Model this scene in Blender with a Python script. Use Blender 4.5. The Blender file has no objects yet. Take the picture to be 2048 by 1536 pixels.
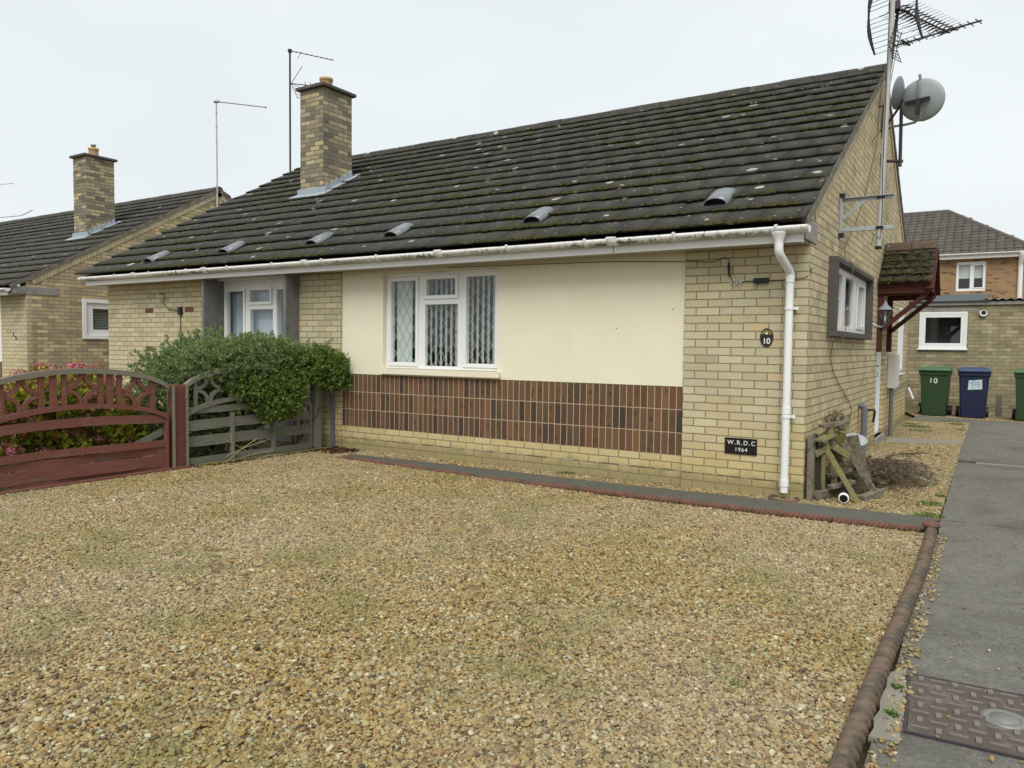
import bpy, math, random
import numpy as np
from mathutils import Vector, Matrix
R = math.radians
random.seed(7)
rng = np.random.default_rng(11)
scene = bpy.context.scene
COL = scene.collection
ORG = {}

# ------------------------------------------------------------------ node helpers
class NT:
    def __init__(s, name):
        s.m = bpy.data.materials.new(name); s.m.use_nodes = True
        s.t = s.m.node_tree; s.t.nodes.clear()
        s.out = s.t.nodes.new('ShaderNodeOutputMaterial')
    def n(s, typ, **k):
        x = s.t.nodes.new('ShaderNode' + typ)
        for a, v in k.items():
            if a.startswith('i_'):
                key = a[2:].replace('_', ' ')
                x.inputs[key].default_value = v
            else: setattr(x, a, v)
        return x
    def l(s, a, b): s.t.links.new(a, b)
    def math(s, op, a, b=None, c=None):
        x = s.n('Math', operation=op)
        for i, v in enumerate((a, b, c)):
            if v is None: continue
            if isinstance(v, (int, float)): x.inputs[i].default_value = v
            else: s.l(v, x.inputs[i])
        return x.outputs[0]
    def ramp(s, fac, stops, interp='LINEAR'):
        x = s.n('ValToRGB'); e = x.color_ramp.elements; x.color_ramp.interpolation = interp
        while len(e) < len(stops): e.new(.5)
        for q, (p, c) in zip(e, stops):
            q.position = p; q.color = (c[0], c[1], c[2], 1) if isinstance(c, (tuple, list)) else (c, c, c, 1)
        if fac is not None: s.l(fac, x.inputs[0])
        return x.outputs[0]
    def mix(s, fac, a, b, blend='MIX'):
        x = s.n('Mix', data_type='RGBA', blend_type=blend)
        for i, v in ((0, fac), (6, a), (7, b)):
            if isinstance(v, (int, float)): x.inputs[i].default_value = v
            elif isinstance(v, (tuple, list)): x.inputs[i].default_value = (v[0], v[1], v[2], 1)
            else: s.l(v, x.inputs[i])
        return x.outputs[2]
    def noise(s, vec, scale, detail=4, rough=.55, dist=0):
        x = s.n('TexNoise'); x.inputs['Scale'].default_value = scale; x.inputs['Detail'].default_value = detail
        x.inputs['Roughness'].default_value = rough; x.inputs['Distortion'].default_value = dist
        if vec is not None: s.l(vec, x.inputs['Vector'])
        return x.outputs[0]
    def vor(s, vec, scale, feat='F1', out='Distance', rand=1):
        x = s.n('TexVoronoi', feature=feat); x.inputs['Scale'].default_value = scale
        x.inputs['Randomness'].default_value = rand
        if vec is not None: s.l(vec, x.inputs['Vector'])
        return x.outputs[out]
    def obj(s): return s.n('TexCoord').outputs['Object']
    def uv(s): return s.n('TexCoord').outputs['UV']
    def scale(s, vec, v):
        x = s.n('Mapping'); x.inputs['Scale'].default_value = v; s.l(vec, x.inputs['Vector']); return x.outputs[0]
    def pbr(s, col, rough=.8, metal=0, bump=None, bstr=.3, bdist=.01, spec=.3, **k):
        b = s.n('BsdfPrincipled')
        if isinstance(col, (tuple, list)): b.inputs['Base Color'].default_value = (*col[:3], 1)
        else: s.l(col, b.inputs['Base Color'])
        if isinstance(rough, (int, float)): b.inputs['Roughness'].default_value = rough
        else: s.l(rough, b.inputs['Roughness'])
        b.inputs['Metallic'].default_value = metal
        b.inputs['Specular IOR Level'].default_value = spec
        if bump is not None:
            x = s.n('Bump'); x.inputs['Strength'].default_value = bstr; x.inputs['Distance'].default_value = bdist
            s.l(bump, x.inputs['Height']); s.l(x.outputs[0], b.inputs['Normal'])
        for a, v in k.items(): b.inputs[a.replace('_', ' ')].default_value = v
        s.l(b.outputs[0], s.out.inputs[0]); s.b = b
        return s.m

def simple(name, col, rough=.6, metal=0, var=.15, sc=20, bump=.1, spec=.3, dirt=None, dsc=6, dth=(.5, .7)):
    t = NT(name); o = t.obj()
    n = t.noise(o, sc, 5)
    c = t.mix(n, [x * (1 - var) for x in col], [min(1, x * (1 + var)) for x in col])
    if dirt:
        d = t.ramp(t.noise(o, dsc, 8, .7), [(dth[0], 0), (dth[1], 1)])
        c = t.mix(d, c, dirt)
    return t.pbr(c, rough, metal, n, bump, .004, spec)

def brick(name, ramp, mortar=(.225, .18, .11), w=.225, h=.075, ms=.0055, off=.5, jag=.004, low=None, stain=None, stn=(.55, .75), bumpd=.006, marks=False, wet=False):
    t = NT(name); uv = t.uv()
    nz = t.n('TexNoise'); nz.inputs['Scale'].default_value = 14; nz.inputs['Detail'].default_value = 5
    t.l(uv, nz.inputs['Vector'])
    v1 = t.n('VectorMath', operation='SUBTRACT'); t.l(nz.outputs['Color'], v1.inputs[0]); v1.inputs[1].default_value = (.5, .5, .5)
    v2 = t.n('VectorMath', operation='SCALE'); t.l(v1.outputs[0], v2.inputs[0]); v2.inputs['Scale'].default_value = jag * 2.5
    v3 = t.n('VectorMath', operation='ADD'); t.l(uv, v3.inputs[0]); t.l(v2.outputs[0], v3.inputs[1])
    br = t.n('TexBrick', offset=off, offset_frequency=2, squash=1)
    for k, v in (('Scale', 1), ('Mortar Size', ms), ('Mortar Smooth', .25), ('Bias', 0), ('Brick Width', w), ('Row Height', h)): br.inputs[k].default_value = v
    br.inputs['Color1'].default_value = (0, 0, 0, 1); br.inputs['Color2'].default_value = (1, 1, 1, 1); br.inputs['Mortar'].default_value = (.5, .5, .5, 1)
    t.l(v3.outputs[0], br.inputs['Vector'])
    c = t.ramp(br.outputs['Color'], ramp)
    fine = t.noise(uv, 60, 6, .7); big = t.noise(uv, 1.3, 4)
    c = t.mix(.7, c, t.ramp(fine, [(.25, .38), (.75, .62)]), 'OVERLAY')
    c = t.mix(.35, c, t.ramp(big, [(.3, .38), (.7, .62)]), 'OVERLAY')
    if marks:   # dark fired ends of soldier bricks
        sc = t.scale(uv, (1 / .075, 1 / .1125, 1))
        vv = t.vor(sc, 1.0, rand=.7)
        md = t.ramp(vv, [(.10, 1), (.34, 0)])
        c = t.mix(t.math('MULTIPLY', md, .8), c, (.040, .033, .03))
    if low:     # yellower bricks in the lowest courses, patchy upper limit
        sep = t.n('SeparateXYZ'); t.l(uv, sep.inputs[0])
        hz = t.math('ADD', sep.outputs[1], t.math('MULTIPLY', t.math('SUBTRACT', br.outputs['Color'], .5), .5))
        g = t.ramp(hz, [(.25, 1), (.85, 0)])
        c = t.mix(t.math('MULTIPLY', g, .6), c, low, 'MIX')
        alg = t.ramp(t.math('ADD', sep.outputs[1], t.math('MULTIPLY', t.math('SUBTRACT', t.noise(uv, 5, 5), .5), .25)), [(.10, 1), (.20, 0)])
        c = t.mix(t.math('MULTIPLY', alg, .6), c, (.16, .145, .07))
    if stain:
        s_ = t.ramp(t.noise(t.scale(uv, (1, .6, 1)), 3.2, 7, .65), [(stn[0], 0), (stn[1], 1)])
        c = t.mix(t.math('MULTIPLY', s_, .75), c, stain)
    mc = t.mix(t.noise(uv, 25, 4), [m * .75 for m in mortar], [m * 1.25 for m in mortar])
    c = t.mix(br.outputs['Fac'], c, mc)
    hgt = t.math('ADD', t.math('SUBTRACT', 1, br.outputs['Fac']), t.math('MULTIPLY', fine, .35))
    return t.pbr(c, .9, 0, hgt, .75, bumpd, .2)

M = {}
CREAM = [(0, (0.371, 0.338, 0.228)), (0.12, (0.427, 0.385, 0.247)), (0.3, (0.489, 0.44, 0.282)), (0.5, (0.446, 0.412, 0.279)), (0.7, (0.528, 0.479, 0.322)), (0.88, (0.466, 0.404, 0.247)), (0.975, (0.536, 0.424, 0.258)), (1, (0.458, 0.412, 0.282))]
M['brick'] = brick('pale_brick', CREAM, low=(.52, .40, .155), stain=(.25, .22, .15), stn=(.62, .85))
M['brick_side'] = brick('gable_brick', [(0, (0.376, 0.313, 0.197)), (0.3, (0.535, 0.451, 0.276)), (0.6, (0.491, 0.419, 0.264)), (0.85, (0.593, 0.496, 0.309)), (1, (0.434, 0.363, 0.225))],
                        mortar=(.19, .155, .09), low=(.54, .41, .155), stain=(.23, .205, .14), stn=(.52, .8))
M['brick_chim'] = brick('chimney_brick', [(0, (0.129, 0.118, 0.086)), (0.2, (0.193, 0.174, 0.123)), (0.4, (0.283, 0.248, 0.166)), (0.52, (0.399, 0.341, 0.204)), (0.75, (0.476, 0.397, 0.234)), (0.85, (0.18, 0.161, 0.123)), (1, (0.244, 0.212, 0.147))],
                        mortar=(.13, .12, .10), stain=(.13, .125, .09), stn=(.5, .8), ms=.0065)
M['brick_nb'] = brick('neighbour_brick', [(0, (0.266, 0.214, 0.138)), (0.25, (0.415, 0.34, 0.212)), (0.45, (0.346, 0.291, 0.201)), (0.6, (0.599, 0.505, 0.309)), (0.78, (0.439, 0.363, 0.228)), (0.9, (0.3, 0.258, 0.195)), (1, (0.542, 0.395, 0.217))],
                      mortar=(.20, .165, .10), stain=(.20, .175, .12), stn=(.5, .75))
M['brick_gar'] = brick('outbuilding_brick', [(0, (.20, .175, .105)), (.3, (.31, .27, .165)), (.5, (.26, .235, .15)), (.75, (.40, .355, .22)), (1, (.28, .245, .15))],
                       mortar=(.20, .165, .09), stain=(.16, .145, .10), stn=(.45, .7))
M['brick_far'] = brick('buff_red_brick', [(0, (0.088, 0.052, 0.035)), (0.12, (0.258, 0.161, 0.087)), (0.4, (0.313, 0.203, 0.108)), (0.8, (0.272, 0.175, 0.098)), (1, (0.136, 0.091, 0.07))], mortar=(.40, .29, .17))
M['soldier'] = brick('brown_soldier_brick', [(0, (0.055, 0.042, 0.035)), (0.1, (0.065, 0.047, 0.036)), (0.22, (0.104, 0.058, 0.036)), (0.4, (0.153, 0.08, 0.043)), (0.55, (0.11, 0.068, 0.041)), (0.7, (0.177, 0.093, 0.048)), (0.85, (0.092, 0.062, 0.038)), (1, (0.135, 0.082, 0.048))],
                     mortar=(.42, .32, .21), w=.075, h=.225, ms=.0052, off=0, jag=.0022, marks=True)
t = NT('mortar_band'); o = t.obj()
c = t.mix(t.ramp(t.noise(o, 9, 7, .7), [(.45, 0), (.55, 1)]), (.13, .115, .06), (.36, .33, .25)); M['dpc'] = t.pbr(c, .95, 0, t.noise(o, 40, 6, .8), .8, .01, .1)
M['oddb'] = simple('red_brown_brick', (.13, .06, .04), .9, var=.35, sc=30)
M['corbel_brick'] = brick('verge_brick', CREAM[:6], w=.075, h=.4, off=0, stain=(.22, .19, .13), stn=(.45, .7))
t = NT('cream_render'); o = t.obj()
n1 = t.noise(o, 90, 6, .7); n2 = t.noise(o, 2.2, 5)
c = t.mix(n2, (.70, .66, .50), (.75, .715, .56))
c = t.mix(t.ramp(t.noise(t.scale(o, (1, 1, .12)), 9, 7, .7), [(.55, 0), (.8, .28)]), c, (.58, .54, .42))
c = t.mix(t.ramp(t.noise(o, 1.1, 6, .6), [(.5, 0), (.62, .2)]), c, (.75, .72, .58))
crk = t.vor(t.scale(o, (1, 1, 1.6)), 1.7, feat='DISTANCE_TO_EDGE', rand=1)
c = t.mix(t.math('MULTIPLY', t.ramp(crk, [(.0, .55), (.004, 0)]), t.ramp(t.noise(o, 1.7, 3), [(.5, 0), (.6, 1)])), c, (.40, .36, .26))
sp_ = t.ramp(t.vor(o, 2.1), [(.012, 1), (.018, 0)])
c = t.mix(sp_, c, (.12, .1, .07))
M['render'] = t.pbr(c, .85, 0, n1, .35, .003, .2)
M['upvc'] = simple('white_upvc', (.74, .75, .745), .3, var=.02, sc=4, bump=.02, spec=.5, dirt=(.62, .62, .58), dsc=5, dth=(.62, .9))
t = NT('gutter_upvc'); o = t.obj()
sep = t.n('SeparateXYZ'); t.l(o, sep.inputs[0])
pat = t.noise(t.scale(o, (1, 1, 1)), 24, 9, .75)
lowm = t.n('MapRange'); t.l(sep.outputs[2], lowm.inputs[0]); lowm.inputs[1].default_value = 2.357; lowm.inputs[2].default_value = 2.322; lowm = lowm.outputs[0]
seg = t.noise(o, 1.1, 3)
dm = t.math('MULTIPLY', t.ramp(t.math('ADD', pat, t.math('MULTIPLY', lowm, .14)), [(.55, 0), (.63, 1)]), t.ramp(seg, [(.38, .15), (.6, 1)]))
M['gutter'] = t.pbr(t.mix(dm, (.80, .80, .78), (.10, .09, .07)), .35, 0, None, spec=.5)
M['soffit'] = simple('soffit_board', (.42, .40, .34), .7, var=.1, sc=6)
M['conc_dark'] = simple('grey_concrete_fin', (.17, .165, .155), .9, var=.3, sc=9, bump=.4, dirt=(.10, .10, .09), dsc=3)
M['conc_sur'] = simple('weathered_concrete', (.085, .077, .068), .9, var=.25, sc=12, bump=.3, dirt=(.19, .17, .145), dsc=4, dth=(.60, .68))
M['conc_corb'] = simple('grey_concrete', (.27, .26, .24), .9, var=.2, sc=12, bump=.3, dirt=(.15, .15, .13), dsc=5)
M['cement'] = simple('verge_cement', (.20, .18, .145), .95, var=.3, sc=18, bump=.5, dirt=(.09, .085, .07), dsc=7, dth=(.45, .65))

def rooftile(name, base, moss=.5, lich=1.0, mosscol=(.060, .062, .022)):
    t = NT(name); o = t.obj()
    rnd = t.n('NewGeometry').outputs['Random Per Island']
    n = t.noise(o, 35, 7, .7); b = t.noise(o, 1.4, 4)
    c = t.mix(rnd, [x * .75 for x in base], [x * 1.3 for x in base])
    c = t.mix(t.ramp(n, [(.35, 0), (.7, .6)]), c, [x * 1.9 for x in base])
    # algae bloom
    c = t.mix(t.math('MULTIPLY', t.ramp(t.noise(o, 3, 6, .65), [(.42, 0), (.7, 1)]), .5), c, (.062, .064, .034))
    m = t.math('ADD', t.noise(o, 9, 8, .7), t.math('MULTIPLY', t.math('SUBTRACT', b, .5), .5))
    mm = t.ramp(m, [(.66 - .1 * moss, 0), (.72 - .1 * moss, 1)])
    c = t.mix(t.math('MULTIPLY', mm, .75), c, t.mix(n, mosscol, [x * 1.8 for x in mosscol]))
    # lichen: pale round patches and fine speckle
    wv = t.n('VectorMath', operation='ADD'); nn = t.n('TexNoise'); nn.inputs['Scale'].default_value = 9
    t.l(o, nn.inputs['Vector']); sc2 = t.n('VectorMath', operation='SCALE'); sc2.inputs['Scale'].default_value = .07
    t.l(nn.outputs['Color'], sc2.inputs[0]); t.l(o, wv.inputs[0]); t.l(sc2.outputs[0], wv.inputs[1])
    v = t.n('TexVoronoi'); v.inputs['Scale'].default_value = 4.2; t.l(wv.outputs[0], v.inputs['Vector'])
    sepc = t.n('SeparateColor'); t.l(v.outputs['Color'], sepc.inputs[0])
    rad = t.math('MULTIPLY', t.math('SUBTRACT', sepc.outputs[0], .58), .62 * lich)
    l1 = t.ramp(t.math('SUBTRACT', rad, v.outputs['Distance']), [(0, 0), (.012, 1)])
    v2 = t.n('TexVoronoi'); v2.inputs['Scale'].default_value = 15; t.l(wv.outputs[0], v2.inputs['Vector'])
    sc3 = t.n('SeparateColor'); t.l(v2.outputs['Color'], sc3.inputs[0])
    rad2 = t.math('MULTIPLY', t.math('SUBTRACT', sc3.outputs[1], .5), .62 * lich)
    l2 = t.ramp(t.math('SUBTRACT', rad2, v2.outputs['Distance']), [(0, 0), (.05, .45)])
    l = t.math('MAXIMUM', l1, l2)
    c = t.mix(t.math('MULTIPLY', l, .9), c, t.mix(n, (.30, .30, .24), (.55, .54, .46)))
    return t.pbr(c, .75, 0, t.math('ADD', n, t.math('MULTIPLY', mm, 1.5)), .5, .006, .35)
M['tile'] = rooftile('dark_concrete_tile', (.033, .031, .029), .45)
M['tile_nb'] = rooftile('dark_weathered_tile', (.042, .040, .036), .25, .75)
M['tile_far'] = rooftile('brown_grey_tile', (.075, .064, .058), .0, .4)
M['tile_porch'] = rooftile('mossy_porch_tile', (.045, .034, .028), .25, .5)
M['ridge_red'] = rooftile('terracotta_ridge', (.075, .046, .034), .5, .9)
t = NT('moss'); n = t.noise(t.obj(), 60, 5)
rnd = t.n('NewGeometry').outputs['Random Per Island']
M['moss'] = t.pbr(t.mix(n, t.mix(rnd, (.030, .032, .012), (.075, .074, .024)), (.062, .062, .022)), 1, 0, n, .8, .01, .05)
M['vent'] = simple('grey_vent_plastic', (.17, .185, .20), .32, var=.12, sc=8, spec=.5)
M['flashdk'] = simple('grey_roof_felt', (.075, .085, .095), .7, var=.15)
M['black'] = simple('black_plastic', (.015, .015, .017), .45, var=.2)
M['lead'] = simple('lead_flashing', (.30, .345, .39), .5, var=.25, sc=14, bump=.3, spec=.5)
M['pot'] = simple('buff_clay_pot', (.50, .33, .17), .85, var=.12, sc=8, dirt=(.20, .18, .10), dsc=6)
M['galv'] = simple('galvanised_steel', (.36, .40, .41), .45, metal=.5, var=.12, sc=12)
M['alu'] = simple('weathered_aluminium', (.42, .42, .40), .55, metal=.15, var=.1, sc=15)
M['dkmetal'] = simple('dark_oxidised_metal', (.055, .045, .055), .6, metal=.3, var=.3, sc=14)
M['dish'] = simple('grey_dish_paint', (.34, .38, .39), .5, var=.1, sc=6)
M['dishdk'] = simple('dark_dish_paint', (.20, .22, .24), .5, var=.15, sc=6)
M['cable'] = simple('grey_cable', (.12, .10, .07), .7)
M['cablebk'] = simple('black_cable', (.02, .02, .02), .7)
M['terra'] = simple('terracotta_edging', (.155, .072, .05), .8, var=.4, sc=16, bump=.4, dirt=(.07, .055, .04), dsc=3, dth=(.45, .58))
M['terrab'] = simple('brown_terracotta_edging', (.13, .088, .058), .6, var=.3, sc=30, bump=.5, dirt=(.06, .052, .035), dsc=16, dth=(.45, .6), spec=.4)
def wood(name, base, dirt, dth=(.5, .62), dsc=7, rough=.85, stretch=(9, 1.2, 9)):
    t = NT(name); o = t.obj(); s = t.scale(o, stretch)
    g = t.noise(s, 5, 7, .7, .6)
    c = t.mix(g, [x * .65 for x in base], [x * 1.3 for x in base])
    d = t.ramp(t.noise(t.scale(o, (2.5, .6, 2.5)), dsc, 8, .7), [(dth[0], 0), (dth[1], 1)])
    c = t.mix(d, c, t.mix(g, [x * .7 for x in dirt], [x * 1.25 for x in dirt]))
    return t.pbr(c, rough, 0, g, .6, .004, .25)
M['redwood'] = wood('red_painted_wood', (.175, .068, .050), (.17, .12, .085), (.54, .68))
M['redpost'] = wood('peeling_red_post', (.14, .048, .036), (.20, .155, .11), (.56, .66), stretch=(9, 9, 1.2))
M['greycap'] = wood('bare_grey_wood', (.20, .18, .14), (.13, .06, .045), (.62, .75))
M['greywood'] = wood('grey_weathered_wood', (.165, .165, .13), (.085, .10, .06), (.55, .75))
M['greypost'] = wood('grey_wood_post', (.19, .18, .14), (.09, .10, .06), (.55, .75), stretch=(9, 9, 1.2))
M['oldwood'] = wood('old_green_timber', (.17, .145, .085), (.20, .22, .05), (.46, .62), stretch=(7, 7, 2))
M['oldwood2'] = wood('old_grey_timber', (.19, .165, .12), (.06, .055, .03), (.48, .64), stretch=(7, 7, 2))
M['brownwood'] = wood('dark_red_stained_wood', (.075, .022, .017), (.05, .02, .015), (.5, .7))
M['doorw'] = simple('white_door_paint', (.70, .73, .74), .4, var=.05, sc=5, spec=.5, dirt=(.42, .42, .40), dsc=7, dth=(.6, .8))
M['meter'] = simple('cream_meter_box', (.62, .61, .56), .5, var=.04)
M['greypipe'] = simple('grey_waste_pipe', (.13, .135, .14), .5, var=.15)
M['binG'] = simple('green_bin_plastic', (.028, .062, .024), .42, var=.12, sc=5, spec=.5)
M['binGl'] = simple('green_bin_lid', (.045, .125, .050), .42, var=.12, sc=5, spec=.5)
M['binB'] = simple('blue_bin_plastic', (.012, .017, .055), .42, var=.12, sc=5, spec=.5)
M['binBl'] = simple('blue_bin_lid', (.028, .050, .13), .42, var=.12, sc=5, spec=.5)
M['white'] = simple('white_paint', (.75, .75, .73), .6, var=.05)
M['signblack'] = simple('gloss_black_plate', (.008, .008, .009), .25, var=.1, spec=.5)
M['gold'] = simple('yellow_petals', (.55, .42, .06), .5)
M['pale_dim'] = simple('dim_blind', (.20, .23, .23), .9)
M['rust'] = simple('rusty_iron_cover', (.105, .082, .066), .65, metal=.25, var=.3, sc=10, bump=.3, dirt=(.20, .185, .165), dsc=5, dth=(.5, .8))
M['rust_raised'] = simple('worn_cover_pattern', (.19, .165, .145), .5, metal=.3, var=.2)
M['iron'] = simple('worn_iron', (.22, .215, .20), .5, metal=.4, var=.2)
M['darkgap'] = simple('dark_brown_tone', (.035, .03, .02), .95)
M['curtain'] = simple('net_curtain', (.52, .58, .66), .9, var=.08, sc=30)
M['slat'] = simple('vertical_blind_fabric', (.62, .68, .64), .9, var=.05, sc=30)
M['leadstrip'] = simple('lead_strip', (.30, .32, .32), .5)
M['interior'] = simple('painted_dim_interior', (.10, .11, .12), .9)  # grey-blue tone paints dim rooms and the grey reflection in the outbuilding window
t = NT('window_glass')
tr = t.n('BsdfTransparent'); tr.inputs[0].default_value = (.94, .97, .96, 1)
gl = t.n('BsdfGlossy'); gl.inputs['Roughness'].default_value = .02; gl.inputs['Color'].default_value = (1, 1, 1, 1)
lw = t.n('LayerWeight'); lw.inputs[0].default_value = .5
fres = t.math('ADD', .065, t.math('MULTIPLY', .9, t.math('POWER', lw.outputs['Facing'], 4.5)))
mx = t.n('MixShader'); t.l(fres, mx.inputs[0]); t.l(tr.outputs[0], mx.inputs[1]); t.l(gl.outputs[0], mx.inputs[2])
t.l(mx.outputs[0], t.out.inputs[0]); M['glass'] = t.m

t = NT('driveway_concrete'); o = t.obj()
n1 = t.noise(o, 130, 6, .8); n2 = t.noise(o, 1.6, 6, .6); n3 = t.noise(o, 12, 6, .7)
c = t.mix(n2, (.108, .104, .086), (.185, .178, .148))
c = t.mix(.8, c, t.ramp(n3, [(.3, .38), (.7, .60)]), 'OVERLAY')
c = t.mix(.9, c, t.ramp(t.noise(o, 55, 8, .85), [(.32, .22), (.68, .78)]), 'OVERLAY')
c = t.mix(t.ramp(t.noise(o, .9, 5, .6, 1.5), [(.48, 0), (.62, .6)]), c, (.085, .08, .068))
spk = t.vor(o, 60)
c = t.mix(t.math('MULTIPLY', t.ramp(spk, [(.12, .7), (.24, 0)]), t.ramp(t.noise(o, 3.5, 3), [(.4, .15), (.65, 1)])), c, (.30, .29, .24))
c = t.mix(t.ramp(t.vor(t.scale(o, (1, 1, 1)), 48), [(.12, .8), (.2, 0)]), c, (.05, .05, .045))
c = t.mix(t.ramp(t.noise(o, 4.5, 7, .7), [(.6, 0), (.72, .5)]), c, (.21, .2, .175))
M['drive'] = t.pbr(c, .85, 0, n1, .7, .006, .3)
t = NT('path_asphalt'); o = t.obj()
c = t.mix(t.noise(o, 5, 6, .7), (.065, .068, .058), (.125, .122, .10))
c = t.mix(t.ramp(t.vor(o, 90), [(.14, .5), (.26, 0)]), c, (.20, .19, .15))
M['path'] = t.pbr(c, .9, 0, t.noise(o, 120, 5, .8), .6, .006, .3)
t = NT('old_cement_patch'); o = t.obj()
c = t.mix(t.noise(o, 14, 7, .7), (.15, .145, .12), (.34, .32, .26))
M['patch'] = t.pbr(c, .9, 0, t.noise(o, 60, 6, .8), .7, .008, .2)
t = NT('ground_soil'); o = t.obj()
c = t.mix(t.noise(o, 40, 7, .7), (.10, .075, .045), (.26, .20, .12))
M['soil'] = t.pbr(c, .95, 0, t.noise(o, 60, 6, .8), .8, .01, .1)
t = NT('gravel_bed'); o = t.obj()
c = t.ramp(t.vor(o, 62, out='Color'), [(0, (.09, .065, .035)), (.5, (.20, .14, .075)), (1, (.34, .26, .16))])
M['bed'] = t.pbr(c, .95, 0, t.vor(o, 62), .8, .01, .1)
t = NT('pebble'); oi = t.n('ObjectInfo').outputs['Random']; o = t.obj()
PEB = [(0, (0.041, 0.029, 0.013)), (0.08, (0.107, 0.061, 0.021)), (0.2, (0.207, 0.129, 0.042)), (0.34, (0.281, 0.193, 0.065)), (0.48, (0.348, 0.258, 0.101)), (0.58, (0.248, 0.193, 0.083)), (0.66, (0.165, 0.153, 0.089)), (0.74, (0.314, 0.185, 0.059)), (0.84, (0.381, 0.322, 0.16)), (0.93, (0.298, 0.282, 0.178)), (1, (0.513, 0.483, 0.314))]
c = t.ramp(oi, PEB)
# broad colour drift of the stones across the drive
gp = t.n('ObjectInfo').outputs['Location']
d1 = t.ramp(t.noise(gp, .45, 3), [(.38, 0), (.60, 1)])
c = t.mix(t.math('MULTIPLY', d1, .5), c, t.mix(.5, c, (.38, .33, .25)))
c = t.mix(t.ramp(t.noise(gp, 1.5, 5, .6), [(.50, 0), (.70, .62)]), c, (.15, .15, .045))
c = t.mix(t.ramp(t.noise(gp, 2.7, 5, .6), [(.62, 0), (.72, .55)]), c, (.10, .075, .045))
M['pebble'] = t.pbr(c, .6, 0, None, spec=.35)

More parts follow.
